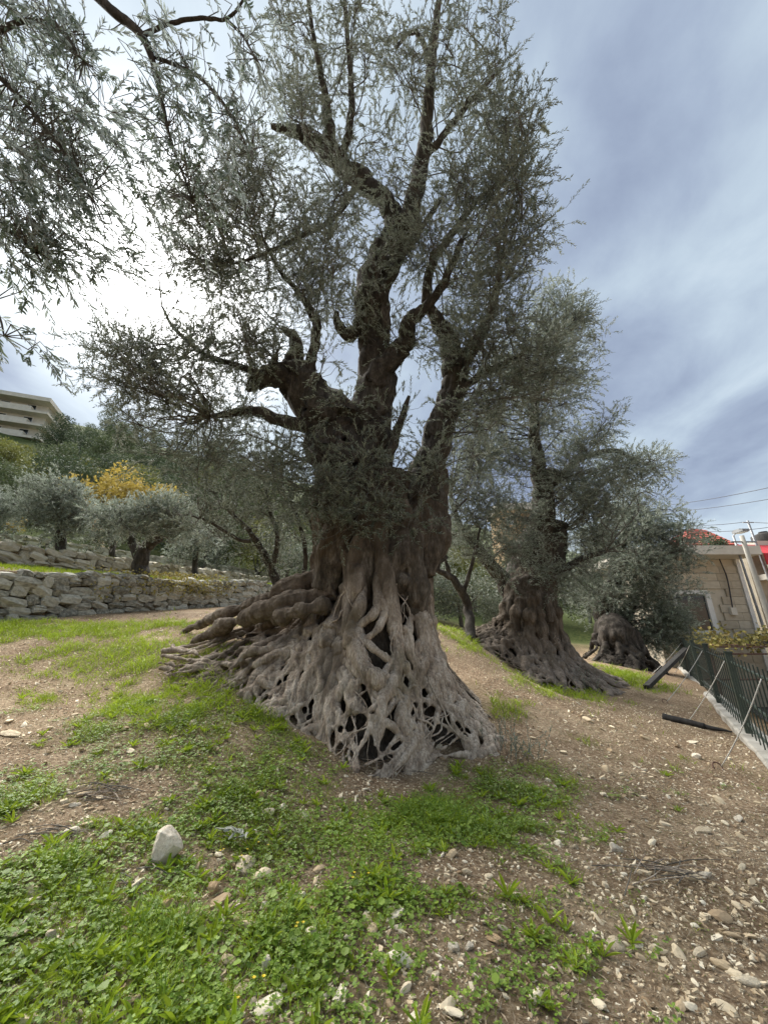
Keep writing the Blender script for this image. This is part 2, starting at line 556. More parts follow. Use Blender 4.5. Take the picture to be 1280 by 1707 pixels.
M['rubber'] = noise_mat('tyre_rubber', [(0.3, (0.012, 0.012, 0.012)), (0.7, (0.03, 0.03, 0.03))], 9, 0.8, 50, 0.001)
M['lamp_glass'] = noise_mat('lamp_lens', [(0.3, (0.65, 0.66, 0.66)), (0.7, (0.75, 0.75, 0.74))], 4, 0.2, 30, 0.0, spec=0.6)
M['red_lens'] = noise_mat('tail_lens', [(0.3, (0.35, 0.02, 0.02)), (0.7, (0.45, 0.03, 0.03))], 4, 0.25, 30, 0.0, spec=0.6)
m_, t_ = new_mat('window_glass')
finish(t_, (0.02, 0.025, 0.03), 0.08, None, 0, 0.6)
M['glass'] = m_
M['tree_green'] = leaf_mat('hill_leaf_green', (0.065, 0.095, 0.036), (0.105, 0.14, 0.055), (0.11, 0.135, 0.065), trans=0.2, rough=0.6)
M['tree_dark'] = leaf_mat('hill_leaf_dark', (0.040, 0.068, 0.034), (0.07, 0.10, 0.045), (0.08, 0.105, 0.055), trans=0.2, rough=0.6)
M['tree_olive'] = leaf_mat('hill_leaf_olive', (0.095, 0.12, 0.07), (0.16, 0.185, 0.12), (0.26, 0.28, 0.22), trans=0.2, rough=0.6)
M['tree_yellow'] = leaf_mat('hill_leaf_yellow', (0.36, 0.27, 0.05), (0.46, 0.35, 0.075), (0.40, 0.31, 0.08), trans=0.3, rough=0.6)
M['tree_lime'] = leaf_mat('hill_leaf_lime', (0.12, 0.14, 0.03), (0.19, 0.19, 0.045), (0.16, 0.17, 0.05), trans=0.3, rough=0.6)
M['vine'] = leaf_mat('vine_leaf', (0.22, 0.21, 0.04), (0.36, 0.27, 0.09), (0.30, 0.27, 0.10), trans=0.3, rough=0.6)
M['creeper'] = leaf_mat('creeper_leaf', (0.22, 0.17, 0.04), (0.30, 0.26, 0.05), (0.26, 0.22, 0.06), trans=0.3, rough=0.6)
M['leaf_dry'] = leaf_mat('silvery_dry_leaf', (0.34, 0.36, 0.29), (0.44, 0.45, 0.38), (0.42, 0.44, 0.38), trans=0.1, rough=0.6)

# ------------------------------------------------------------------ terrain
F0 = np.array([6.45, 7.7]); FD = nrm(np.array([0.54, 0.84])); FN = np.array([FD[1], -FD[0]])     # fence line, FN to the street side
W0 = np.array([-9.8, 10.0]); WD = nrm(np.array([3.6, 8.5])); WN = np.array([-WD[1], WD[0]])      # front stone wall line, WN uphill
STREET_Z = -1.45


def zA(s): return 2.0 + 0.125 * s
def hA(s): return np.clip(1.35 - 0.030 * s, 0.7, 1.5)
def zB(s): return 4.02 + 0.056 * (s - 1.4)
DB, HB, DC, HC = 4.4, 0.75, 9.0, 0.8

_ctl = [(0, 1700, 2.1), (640, 1700, 2.2), (1280, 1700, 2.35), (320, 1450, 3.1), (640, 1450, 3.2), (960, 1450, 3.4), (1280, 1450, 3.6),
        (0, 1250, 4.5), (300, 1250, 4.75), (480, 1290, 4.6), (620, 1310, 4.85), (760, 1310, 4.9), (850, 1270, 5.5), (1100, 1300, 5.6), (1250, 1235, 7.7),
        (0, 1130, 6.9), (250, 1150, 6.8), (380, 1165, 6.1), (130, 1070, 8.6), (300, 1075, 8.3),
        (820, 1170, 6.9), (800, 1100, 9.2), (780, 1062, 11.5), (900, 1145, 10.6), (1000, 1165, 10.2), (1150, 1190, 9.6),
        (760, 1180, 7.2), (1020, 1112, 14.0), (1110, 1125, 15.5)]
_P = [at_y(*c) for c in _ctl]
for s in (-6, -3, 0, 3, 6, 9, 13):
    q = W0 + WD * s
    _P.append(np.array([q[0], q[1], zA(s)]))
_P += [np.array(a, float) for a in ((0, 0, 0), (-3, -1, 0.25), (3, -1, -0.2), (-6, 1, 0.55), (6, 2.5, -0.2), (-8, 5, 1.1), (0, 9.5, 1.75), (-2.5, 10.5, 2.0), (0, 15, 2.4), (4, 19, 1.7), (9.5, 20, 0.9), (-4, -4, 0.3), (4, -4, -0.3))]
_P = np.array(_P)
_C, _Z = _P[:, :2], _P[:, 2]


def _tps(r2):
    return 0.5 * r2 * np.log(r2 + 1e-9)


_n = len(_C)
_K = _tps(((_C[:, None] - _C[None]) ** 2).sum(-1)) + np.eye(_n) * 0.25
_A = np.zeros((_n + 3, _n + 3))
_A[:_n, :_n] = _K
_A[:_n, _n:] = np.c_[np.ones(_n), _C]
_A[_n:, :_n] = _A[:_n, _n:].T
_W = np.linalg.solve(_A, np.r_[_Z, 0, 0, 0])


def _field(x, y):
    x = np.clip(x, -16, 16); y = np.clip(y, -6, 24)
    out = np.empty(len(x))
    for a in range(0, len(x), 20000):
        q = np.c_[x[a:a + 20000], y[a:a + 20000]]
        r2 = ((q[:, None] - _C[None]) ** 2).sum(-1)
        out[a:a + 20000] = _tps(r2) @ _W[:_n] + _W[_n] + q @ _W[_n + 1:]
    return out


def sst(a, b, x):
    t = np.clip((x - a) / (b - a), 0, 1)
    return t * t * (3 - 2 * t)


def H(x, y, fine=True):
    x = np.atleast_1d(np.asarray(x, float)); y = np.atleast_1d(np.asarray(y, float))
    z = _field(x, y)
    if fine:
        q = np.c_[x, y, x * 0]
        z = z + 0.045 * fbm(q * 0.9, 3, 3) + 0.014 * fbm(q * 4.0, 2, 9)
    z = z + 0.42 * np.exp(-(((x + 2.5) / 1.2) ** 2 + ((y - 7.6) / 1.1) ** 2))      # soil heaped up round the roots
    e = -0.6 * x + 0.8 * y
    ee = np.maximum(e - 14, 0)
    hill = 2.0 + 0.27 * ee + 0.0018 * ee ** 2
    hill = np.minimum(hill, 60 + 0.05 * ee) + 0.5 * fbm(np.c_[x, y, x * 0] * 0.12, 3, 21)
    k = sst(20, 30, y)
    z = z * (1 - k) + hill * k
    # terraces uphill of the front wall
    d = (x - W0[0]) * WN[0] + (y - W0[1]) * WN[1]
    s = (x - W0[0]) * WD[0] + (y - W0[1]) * WD[1]
    sc = np.clip(s, -12, 22)
    t1 = zA(sc) + hA(sc) - 0.06
    t2 = zB(sc)
    zt = t1 + (t2 - t1) * np.clip((d - 0.4) / (DB - 0.4), 0, 1)
    zt = zt + (HB - 0.05) * sst(0.05, 0.3, d - DB) + 0.10 * np.clip(d - DB, 0, DC - DB)
    zt = zt + (HC - 0.05) * sst(0.05, 0.3, d - DC)
    if fine:
        zt = zt + 0.05 * fbm(np.c_[x, y, x * 0] * 0.8, 3, 31)
    kk = sst(DC + 1, DC + 10, d)
    zt = zt * (1 - kk) + np.maximum(hill, zt) * kk
    w1 = sst(0.12, 0.42, d) * (1 - sst(24, 34, s))
    z = z * (1 - w1) + zt * w1
    # street side of the fence
    fd = (x - F0[0]) * FN[0] + (y - F0[1]) * FN[1]
    fs = (x - F0[0]) * FD[0] + (y - F0[1]) * FD[1]
    wd = 0.25 + np.maximum(fs - 16, 0) * 0.8
    ks = sst(0.16, 0.16 + wd, fd)
    low = STREET_Z - 0.15 + 0.13 * np.maximum(fd - 55, 0)
    return z * (1 - ks) + low * ks


def h1(x, y):
    return float(H([x], [y])[0])


def G(px, py):
    """where the line of sight through a photo pixel first meets the ground"""
    r = ray(px, py)
    t = np.linspace(0.8, 60, 2400)
    p = EYE + r * t[:, None]
    below = p[:, 2] < H(p[:, 0], p[:, 1])
    i = int(np.argmax(below)) if below.any() else len(t) - 1
    return p[i]


_ax = np.concatenate([-np.geomspace(16.5, 420, 34)[::-1], np.arange(-16, 16.01, 0.11), np.geomspace(16.5, 420, 34)])
_ay = np.concatenate([-np.geomspace(4.5, 200, 16)[::-1], np.arange(-4, 27.01, 0.11), np.geomspace(27.5, 420, 34)])
_gx, _gy = np.meshgrid(_ax, _ay)
_gz = H(_gx.ravel(), _gy.ravel())
V = np.c_[_gx.ravel(), _gy.ravel(), _gz]
nx, ny = len(_ax), len(_ay)
ii = (np.arange(ny - 1)[:, None] * nx + np.arange(nx - 1)[None]).ravel()
Fq = np.stack([ii, ii + 1, ii + nx + 1, ii + nx], 1)

# green cover: soft patches, each around a spot on the ground
_patch = [  # px, py, radius x, radius y, strength
    (150, 1620, 1.5, 0.8, 1.0), (430, 1560, 1.0, 0.8, 1.1), (420, 1690, 1.2, 0.5, 0.9), (700, 1620, 0.8, 0.6, 0.55), (60, 1480, 0.9, 0.6, 0.8), (250, 1480, 0.9, 0.6, 0.9),
    (420, 1380, 1.0, 0.8, 1.1), (330, 1260, 0.9, 0.8, 1.0), (250, 1170, 0.9, 0.9, 1.0), (480, 1250, 0.7, 0.6, 1.0), (620, 1400, 0.8, 0.5, 1.0),
    (740, 1370, 1.1, 0.55, 1.4), (850, 1320, 0.7, 0.5, 1.2), (900, 1290, 0.5, 0.4, 1.0), (860, 1420, 0.6, 0.4, 0.75), (180, 1110, 0.9, 1.0, 0.7), (350, 1130, 0.8, 0.7, 0.8),
    (20, 1050, 3.0, 0.9, 1.3), (200, 1045, 3.5, 0.6, 1.2), (120, 1060, 2.5, 0.7, 0.9), (0, 1340, 0.5, 0.8, 0.9), (820, 1180, 0.6, 0.5, 0.8), (960, 1160, 1.0, 0.8, 1.0), (900, 1150, 0.8, 0.6, 0.7),
    (1050, 1130, 1.2, 1.3, 1.1), (1000, 1450, 0.9, 0.7, 0.30), (900, 1550, 0.8, 0.5, 0.45), (1050, 1250, 1.2, 0.8, 0.16), (1150, 1400, 1.0, 0.7, 0.16), (760, 1060, 1.5, 2.0, 0.7), (100, 1150, 0.8, 0.8, 0.55), (220, 1100, 1.3, 1.1, 1.3), (150, 1090, 1.2, 0.8, 1.1), (360, 1120, 1.0, 0.8, 1.2), (300, 1200, 0.9, 0.7, 1.25), (400, 1190, 0.8, 0.6, 1.25), (200, 1210, 0.7, 0.6, 0.8), (330, 1100, 0.9, 0.7, 1.0), (480, 1310, 0.6, 0.4, 1.0), (140, 1080, 1.4, 0.6, 0.7), (60, 1200, 0.8, 0.6, 0.35), (900, 1380, 0.8, 0.6, 0.7), (1000, 1330, 1.0, 0.7, 0.35), (560, 1500, 0.8, 0.5, 0.7), (640, 1480, 0.6, 0.4, 0.8)]
_pw = []
for px, py, rx, ry, st in _patch:
    g = G(px, py)
    _pw.append((g[0], g[1], rx, ry, st))


def cover(x, y):
    q = np.c_[x, y, np.zeros(len(x))]
    c = np.zeros(len(x))
    for gx, gy, rx, ry, st in _pw:
        c = np.maximum(c, st * np.exp(-0.9 * (((x - gx) / rx) ** 2 + ((y - gy) / ry) ** 2)))
    c = c - 0.06 + 0.55 * fbm(q * 2.4, 3, 77) + 0.38 * fbm(q * 7.0, 2, 78)
    d = (x - W0[0]) * WN[0] + (y - W0[1]) * WN[1]
    c = np.where(d > 0.4, 0.75 + 0.5 * fbm(q * 1.5, 3, 80), c)
    return c


me = mesh_np('ground', V, [Fq], [])
at = me.attributes.new('green', 'FLOAT', 'POINT')
_dw = (V[:, 0] - W0[0]) * WN[0] + (V[:, 1] - W0[1]) * WN[1]
_far = np.maximum(sst(3.0, 8.0, _dw), sst(20, 27, V[:, 1]))
at.data.foreach_set('value', np.clip(np.maximum(_far, np.clip(cover(V[:, 0], V[:, 1]), 0, 1) * 0.35), 0, 1).astype(np.float32))
m, t = new_mat('soil')
tc = t.n('ShaderNodeTexCoord')
n1 = t.noise(tc.outputs['Object'], 1.1, 6, 0.6, 0.3)
n2 = t.noise(tc.outputs['Object'], 26, 6, 0.7)
n3 = t.noise(tc.outputs['Object'], 5, 5, 0.6)
c1 = t.ramp(n1, [(0.33, (0.10, 0.06, 0.035)), (0.50, (0.20, 0.135, 0.083)), (0.66, (0.37, 0.28, 0.185))])
c2 = t.ramp(n2, [(0.33, (0.06, 0.035, 0.02)), (0.49, (0.22, 0.155, 0.097)), (0.64, (0.56, 0.46, 0.32))])
cc = t.mix(0.5, c1, c2)
ga = t.n('ShaderNodeAttribute', attribute_name='green')
gc = t.ramp(n3, [(0.3, (0.035, 0.050, 0.018)), (0.55, (0.075, 0.095, 0.03)), (0.75, (0.13, 0.125, 0.055))])
cc = t.mix(ga.outputs['Fac'], cc, gc)
finish(t, cc, 0.95, n2, 0.03, 0.1)
me.materials.append(m)
ground = link('ground', me)
tag(ground, 'stony brown olive grove soil sloping up to the left', None, None, 'structure')

# street sheet below the fence
s0, s1, d0, d1 = -12, 60, 2.2, 9.0
mb = MB()
pt = lambda s, d, z: (F0[0] + FD[0] * s + FN[0] * d, F0[1] + FD[1] * s + FN[1] * d, z)
N_ = 24
top = []
for i in range(N_ + 1):
    s = s0 + (s1 - s0) * i / N_
    top += [pt(s, d0, STREET_Z), pt(s, d1, STREET_Z)]
F = [[2 * i, 2 * i + 1, 2 * i + 3, 2 * i + 2] for i in range(N_)]
mb.add(top, [np.array(F)])
tag(mb.build('street', M['asphalt'], None), 'grey asphalt street below the green fence', None, None, 'structure')

# ------------------------------------------------------------------ leaves and twigs
LEAF4 = np.array([[0, 0, 0], [-0.5, 0.45, 0.06], [0, 1, 0.0], [0.5, 0.45, 0.06]])       # width, length, fold
LEAF6 = np.array([[0, 0, 0], [-0.42, 0.28, 0.06], [-0.40, 0.66, 0.06], [0, 1, -0.04], [0.40, 0.66, 0.06], [0.42, 0.28, 0.06], ])


def leaf_cards(P, D, Nn, L, Wd, shape):
    """P base, D direction, Nn face normal, L length, Wd width"""
    S = np.cross(D, Nn)
    S = nrm(S)
    Nn = np.cross(S, D)
    k = len(shape)
    V = (P[:, None] + shape[None, :, 0, None] * (S * Wd[:, None])[:, None] + shape[None, :, 1, None] * (D * L[:, None])[:, None]
         + shape[None, :, 2, None] * (Nn * L[:, None])[:, None]).reshape(-1, 3)
    b = np.arange(len(P))[:, None] * k
    if k == 4:
        F = b + np.array([[0, 3, 2, 1]])
        return V, F
    F = np.concatenate([b + np.array([[0, 3, 2, 1]]), b + np.array([[0, 5, 4, 3]])])
    return V, F


def sprig_leaves(rng, base, d, L, nl, leaf_len, aspect=0.24, droop=0.25, spread=0.75, stiff=0.0):
    """leaf positions and directions along many shoots"""
    n = len(base)
    t = (np.arange(nl) + 0.5) / nl
    t = 0.12 + 0.88 * t
    side = np.tile(np.array([1.0, -1.0]), nl)[:nl]
    ref = nrm(rng.normal(size=(n, 3)))
    s1 = nrm(np.cross(d, ref))
    s2 = np.cross(d, s1)
    g = np.array([0, 0, -1.0])
    P = base[:, None] + d[:, None] * (L[:, None] * t)[..., None] + g * (droop * L[:, None] * t ** 2)[..., None]
    ax = nrm(d[:, None] + g * (2 * droop * t)[None, :, None])
    # decussate pairs
    ph = (np.arange(nl) // 2) * (math.pi / 2) + rng.uniform(-0.35, 0.35, (n, nl))
    perp = (np.cos(ph)[..., None] * s1[:, None] + np.sin(ph)[..., None] * s2[:, None]) * side[None, :, None]
    D = nrm(ax * (1 - 0.35 * t[None, :, None] * 0 + 0.15) + perp * spread + rng.normal(size=(n, nl, 3)) * 0.16)
    Nn = nrm(ax - perp * 0.2 + np.array([0, 0, 0.9]) + rng.normal(size=(n, nl, 3)) * 0.35)
    ll = leaf_len * rng.uniform(0.6, 1.15, (n, nl)) * (1 - 0.35 * np.abs(t - 0.5))[None]
    tip = base + d * L[:, None] + g * (droop * L)[:, None]
    mid = base + d * (L * 0.5)[:, None] + g * (droop * L * 0.25)[:, None]
    return P.reshape(-1, 3), D.reshape(-1, 3), Nn.reshape(-1, 3), ll.ravel(), (ll * aspect).ravel(), mid, tip


def thin_twigs(segs, r0, r1):
    """three-sided sticks for many polylines: segs (n,k,3)"""
    n, k, _ = segs.shape
    T = nrm(np.gradient(segs, axis=1))
    ref = np.where(np.abs(T[..., 2:3]) < 0.9, np.array([0, 0, 1.0]), np.array([1.0, 0, 0]))
    A = nrm(np.cross(T, ref)); B = np.cross(T, A)
    a = np.array([0, 2.094, 4.189])
    rad = (np.asarray(r0).reshape(-1, 1) * (1 - np.linspace(0, 1, k)) + np.asarray(r1).reshape(-1, 1) * np.linspace(0, 1, k)) * np.ones((n, 1))
    V = segs[:, :, None] + rad[:, :, None, None] * (np.cos(a)[None, None, :, None] * A[:, :, None] + np.sin(a)[None, None, :, None] * B[:, :, None])
    V = V.reshape(-1, 3)
    b = (np.arange(n)[:, None, None, None] * k + np.arange(k - 1)[None, :, None, None]) * 3
    j = np.arange(3); jj = (j + 1) % 3
    q = np.stack([j, jj, jj + 3, j + 3], -1)[None, None]
    return V, (b + q).reshape(-1, 4)


def crown(rng, clusters, skeleton, per, leaf_len, nl=16, shoot=0.42, aspect=0.24, up=0.35, shape=LEAF4, branch_r=0.022, droop=0.25, shell=0.5, thick=None):
    """clusters: list of (centre, radii).  Returns (leaf V,F) and (twig V,F)."""
    sk = np.asarray(skeleton)
    LV, LF, TV, TF, nlv, ntv = [], [], [], [], 0, 0

    def addT(v, f):
        nonlocal ntv
        TV.append(v); TF.append(f + ntv); ntv += len(v)
    for c, rad in clusters:
        c = np.asarray(c, float); rad = np.asarray(rad, float) * np.ones(3)
        if thick is not None and np.linalg.norm(thick - c, axis=1).min() < 0.34 and rng.random() < 0.8:
            continue
        k = max(4, int(per * rng.uniform(0.75, 1.25)))
        u = nrm(rng.normal(size=(k, 3))) * (rng.uniform(0, 1, (k, 1)) ** shell)
        base = c + u * rad
        d = nrm(u * 0.9 + rng.normal(size=(k, 3)) * 0.45 + np.array([0, 0, up]))
        L = shoot * rng.uniform(0.55, 1.25, k)
        P, D, Nn, ll, ww, mid, tip = sprig_leaves(rng, base, d, L, nl, leaf_len, aspect, droop)
        v, f = leaf_cards(P, D, Nn, ll, ww, shape)
        LV.append(v); LF.append(f + nlv); nlv += len(v)
        # the branch that carries this cluster, from the nearest older wood below it
        dist = np.linalg.norm(sk - c, axis=1) + np.maximum(0, sk[:, 2] - c[2]) * 1.5
        a = sk[int(np.argmin(dist))]
        m1 = a * 0.66 + c * 0.34 + rng.normal(size=3) * 0.12 * np.linalg.norm(c - a) + np.array([0, 0, 0.06])
        m2 = a * 0.3 + c * 0.7 + rng.normal(size=3) * 0.10 * np.linalg.norm(c - a)
        pl = catmull([a, m1, m2, c], 10)
        v, f, ft = tube(pl, [branch_r * (0.6 + 0.35 * np.linalg.norm(c - a)), branch_r * 0.45], 5, cap=False)
        addT(v, f)
        # side twigs from that branch to the shoots, and the shoot stems
        src = pl[rng.integers(5, 10, k)]
        mm = (src + base) / 2 + rng.normal(size=(k, 3)) * 0.06
        sel = rng.random(k) < 0.38
        v, f = thin_twigs(np.stack([src, mm, base], 1)[sel], 0.006, 0.003)
        addT(v, f)
        v, f = thin_twigs(np.stack([base, mid, tip], 1), 0.0032, 0.0014)
        addT(v, f)
    return (np.concatenate(LV), np.concatenate(LF)), (np.concatenate(TV), np.concatenate(TF))


def split_clusters(rng, ells, r=(0.38, 0.62), flat=0.8):
    """ells: (centre, (rx,ry,rz), n) -> many small leaf clumps inside each"""
    out = []
    for c, rad, n in ells:
        u = nrm(rng.normal(size=(n, 3))) * (rng.uniform(0, 1, (n, 1)) ** 0.42)
        for q in u:
            rr = rng.uniform(*r)
            out.append((np.asarray(c) + q * np.asarray(rad), np.array([rr, rr, rr * flat])))
    return out


def ell_px(px, py, rpx, rpy, depth, n, rd=1.5):
    """an ellipsoid of crown that stands at that depth"""
    c = at_d(px, py, depth)
    s = depth / 640.0
    return (c, (rpx * s, rd, rpy * s), n)


# ------------------------------------------------------------------ ancient olive: flared root mass
def flare(theta_deg, reach, ztip, expo, C, ztop, r0):
    th = np.asarray(theta_deg, float); re = np.asarray(reach, float); zt = np.asarray(ztip, float); ex = np.asarray(expo, float)

    def surf(th_q, t, off=0.0):
        """theta in radians, t 0 top .. 1 ground; off = outward offset"""
        d = np.degrees(th_q)
        d = (d + 180) % 360 - 180
        rr = np.interp(d, th, re); zz = np.interp(d, th, zt); pp = np.interp(d, th, ex)
        tc_ = np.clip(t, 0, 1.15)
        r = r0(th_q, tc_) + (rr - r0(th_q, tc_)) * tc_ ** pp
        z = ztop + (zz - ztop) * tc_
        slope = (rr - 1.0) * pp * tc_ ** (pp - 1) / np.maximum(ztop - zz, 0.1)      # dr/dz
        nl = np.sqrt(1 + slope ** 2)
        r = r + off / nl
        z = z + off * slope / nl
        return np.stack([C[0] + r * np.sin(th_q), C[1] - r * np.cos(th_q), z], -1)
    return surf


LETS = []


def root_mass(seed, surf, a0, a1, n_main, r_main, r_tip, n_net, core_off, voxel, name, extra=(), t0=(0.0, 0.12), t1=(0.28, 0.6), roll_share=0.36, net_r=0.042, core_tmax=1.0, wander=0.16, n_lets=120, let_s=1.0, fibre_x=-99.0, let_lo=0.0, n_knots=14):
    """strands that run down the flare, part and meet again, over a darker hollow core"""
    rng = np.random.default_rng(seed)
    mb = MB()
    n = 34
    heads = []
    rolls = max(6, int(n_main * roll_share))
    every = max(1, n_main // rolls)
    for i in range(n_main):
        th0 = a0 + (a1 - a0) * (i + rng.uniform(0.15, 0.85)) / n_main
        roll = i % every == 0
        ts = rng.uniform(*t0) if roll else rng.uniform(*t1)
        t = np.linspace(ts, 1.03, n)
        q = np.stack([t * 4.5, t * 0 + i * 7.7, t * 0], 1)
        th = th0 + wander * vnoise(q, seed + 3) * (0.35 + t) + 0.05 * vnoise(q * 3.1, seed + 4)
        k = rng.uniform(1.0, 1.45) if roll else rng.uniform(0.6, 1.15)
        rad = k * (r_main * (1 - t) + r_tip * t) * (1 + 0.42 * vnoise(np.stack([t * 8, t * 0 + i * 3.3, t * 0], 1), seed + 5))
        rad = np.maximum(rad, 0.02) * np.where(t > 0.97, 0.7, 1) * np.clip((t - ts) / 0.16 + 0.15, 0, 1)
        P = surf(th, t, rad * 0.45 - 0.16 * np.clip(1 - (t - ts) / 0.14, 0, 1) + 0.04 * vnoise(np.stack([t * 6, t * 0 + i * 1.9, t * 0], 1), seed + 8))
        mb.tube(P, rad, 10)
        heads.append((th, t, rad))
    for j in range(n_net):
        th, t, rad = heads[rng.integers(len(heads))]
        k0 = rng.integers(int(n * 0.30), int(n * 0.80))
        t_ = np.linspace(t[k0], min(1.03, t[k0] + rng.uniform(0.25, 0.6)), 20)
        s = np.linspace(0, 1, 20)
        drift = rng.normal() * 0.42
        q = np.stack([s * 3.5, s * 0 + j * 5.1, s * 0], 1)
        thj = np.interp(t_, t, th) + drift * s ** 0.9 + 0.14 * vnoise(q, seed + 11)
        rj = net_r * rng.uniform(0.6, 1.4) * (1.15 - 0.45 * s) * (1 + 0.35 * vnoise(q * 2.6, seed + 12))
        mb.tube(surf(thj, t_, rj * 0.5 + 0.02), np.maximum(rj, 0.014), 8)
    for j in range(n_knots):     # swollen knots on the roots
        th, t, rad = heads[rng.integers(len(heads))]
        k0 = rng.integers(int(n * 0.1), int(n * 0.8))
        p = surf(th[k0:k0 + 1], t[k0:k0 + 1], rad[k0] * 0.5)[0]
        rr = rng.uniform(0.06, 0.15)
        ax = nrm(rng.normal(size=3) * 0.4 + [0, 0, 1]) * rr * rng.uniform(0.9, 1.8)
        mb.tube(catmull([p - ax, p, p + ax], 9), rr * np.array([0.1, 0.62, 0.9, 1.0, 1.0, 0.92, 0.75, 0.5, 0.1]) * rng.uniform(0.85, 1.1, 9), 10)
    for pts, rr in extra:
        w_ = np.linspace(0, 4, 26)
        w_ = np.stack([vnoise(np.stack([w_ * 2.2, w_ * 0 + q, w_ * 0 + pts[0][2] * 9], 1), seed + 60 + q) for q in range(3)], 1)
        mb.tube(catmull(pts, 26) + w_ * np.array([0.09, 0.09, 0.06]) * np.linspace(0.2, 1, 26)[:, None], np.interp(np.linspace(0, 1, 26), np.linspace(0, 1, len(rr)), rr) * (1 + 0.18 * rng.normal(size=26)), 10)
    co, no, fc = remesh(np.concatenate(mb.V), [np.concatenate(f) for f in mb.F.values()], M['root'], name, voxel, 1)
    # weathered grain: fine ridges along the strands
    gl = 0.085 * fbm(co * np.array([2.6, 2.6, 1.1]), 3, seed + 19)
    co = co + no * gl[:, None]
    co = co + no * (0.30 * voxel * 2 * fbm(co * np.array([9, 9, 4.0]), 3, seed + 20) + 0.009 * (1 - 2.5 * np.abs(fbm(np.where(co[:, :1] < fibre_x, co * np.array([6, 24, 24.0]), co * np.array([24, 24, 5.0])), 2, seed + 21))) + np.where(co[:, 0] < fibre_x, 0.035, 0) * fbm(co * 5.0, 3, seed + 22))[:, None]
    # thin rootlets that run over the thicker ones
    rb_ = MB()
    for j in range(n_lets):
        th, t, rad = heads[rng.integers(int(len(heads) * let_lo), len(heads))]
        k0 = rng.integers(int(n * 0.25), int(n * 0.85))
        t_ = np.linspace(t[k0], min(1.04, t[k0] + rng.uniform(0.10, 0.35)), 16)
        s = np.linspace(0, 1, 16)
        q = np.stack([s * 4.5, s * 0 + j * 3.7, s * 0], 1)
        thj = np.interp(t_, t, th) + rng.normal() * 0.22 * s + 0.09 * vnoise(q, seed + 15)
        rj = rng.uniform(0.007, 0.02) * (1.1 - 0.6 * s) * (let_s)
        rb_.tube(surf(thj, t_, np.interp(t_, t, rad) * 1.1 + rng.uniform(-0.02, 0.03) + 0.02 * vnoise(q * 2, seed + 16)), rj, 6)
    LETS.append(rb_)
    # core
    m_, kk = 60, 96
    tt = np.linspace(-0.05, core_tmax, m_)
    ph = np.linspace(-math.pi, math.pi, kk, endpoint=False)
    TT, PH = np.meshgrid(tt, ph, indexing='ij')
    X = surf(PH.ravel(), np.clip(TT.ravel(), 0, 2), -core_off(TT.ravel()))
    X[:, 2] += np.where(TT.ravel() < 0, 0.15, 0)
    nz = fbm(X * np.array([3.2, 3.2, 1.6]), 4, seed + 30)
    dirs = np.stack([np.sin(PH.ravel()), -np.cos(PH.ravel()), np.zeros(m_ * kk)], 1)
    X = X + dirs * (0.15 * nz)[:, None]
    ia = (np.arange(m_ - 1)[:, None] * kk + np.arange(kk)[None])
    ib = (np.arange(m_ - 1)[:, None] * kk + (np.arange(kk)[None] + 1) % kk)
    Fq = np.stack([ia, ib, ib + kk, ia + kk], -1).reshape(-1, 4)
    tc_ = X[:kk].mean(0); bc_ = X[-kk:].mean(0)
    X = np.vstack([X, tc_, bc_]); j = np.arange(kk); j2 = (j + 1) % kk; nb_ = (m_ - 1) * kk
    Ft = np.vstack([np.stack([np.full(kk, m_ * kk), j2, j], 1), np.stack([np.full(kk, m_ * kk + 1), nb_ + j, nb_ + j2], 1)])
    return (co, fc), (X, [Fq, Ft])

def add_leaves(name, LV, LF, mat, parent, kind='stuff'):
    o = link(name, mesh_np(name, LV, [LF], mat, False), parent)
    o['kind'] = kind
    return o


def limb(parent, pts, rad, seed, mat='limb', sides=14, name='limb', rough=0.22, ridges=0.10, n=None, wob=0.25):
    pts = [np.asarray(p, float) for p in pts]
    n = n or max(14, 9 * len(pts))
    V, Fq, Ft = tube(pts, rad, sides, n=n, rough=rough, ridges=ridges, seed=seed, wob=wob)
    return link(name, mesh_np(name, V, [Fq, Ft], M[mat], True), parent)


# ------------------------------------------------------------------ the great old olive in the middle
C0 = (-0.12, 7.25)
main = thing('olive_tree', (C0[0], C0[1], h1(*C0)), 'huge ancient olive with a gnarled trunk and a net of bare roots, largest tree', 'tree', 'ancient olive trees')


def r0_main(th, t):
    return 0.98 - 0.12 * np.maximum(0, np.sin(th)) + 0.16 * np.maximum(0, np.abs(np.sin(th))) * np.clip(1 - t * 2, 0, 1) + 0.05 * np.sin(3 * th + 1)


TH0 = [-180, -130, -105, -95, -87, -72, -53, -24, -2, 24, 44, 75, 100, 140, 180]
RE0 = [1.4, 1.9, 2.9, 3.3, 3.25, 2.8, 2.15, 1.75, 2.2, 1.8, 2.4, 1.95, 1.85, 1.5, 1.4]
ZT0 = [h1(C0[0] + q * math.sin(R(a)), C0[1] - q * math.cos(R(a))) + (0.03 if -10 < a < 30 else 0.12 if -110 < a < -80 else -0.04) for a, q in zip(TH0, RE0)]
surf0 = flare([-180, -130, -105, -95, -87, -72, -53, -24, -2, 24, 44, 75, 100, 140, 180],
              [1.4, 1.9, 3.0, 3.3, 3.2, 2.7, 2.1, 1.75, 2.2, 1.8, 2.25, 1.75, 1.65, 1.5, 1.4],
              ZT0,
              [2.2, 3, 8.0, 9.0, 7.5, 5.5, 3.4, 2.6, 2.3, 2.7, 3.6, 6.5, 6.5, 4, 2.2], C0, 4.45, r0_main)
P_ = lambda px, py, Y: at_y(px, py, Y)
def Gy(px, Y, dz):
    x = at_y(px, 1050, Y)[0]
    return np.array([x, Y, h1(x, Y) + dz])


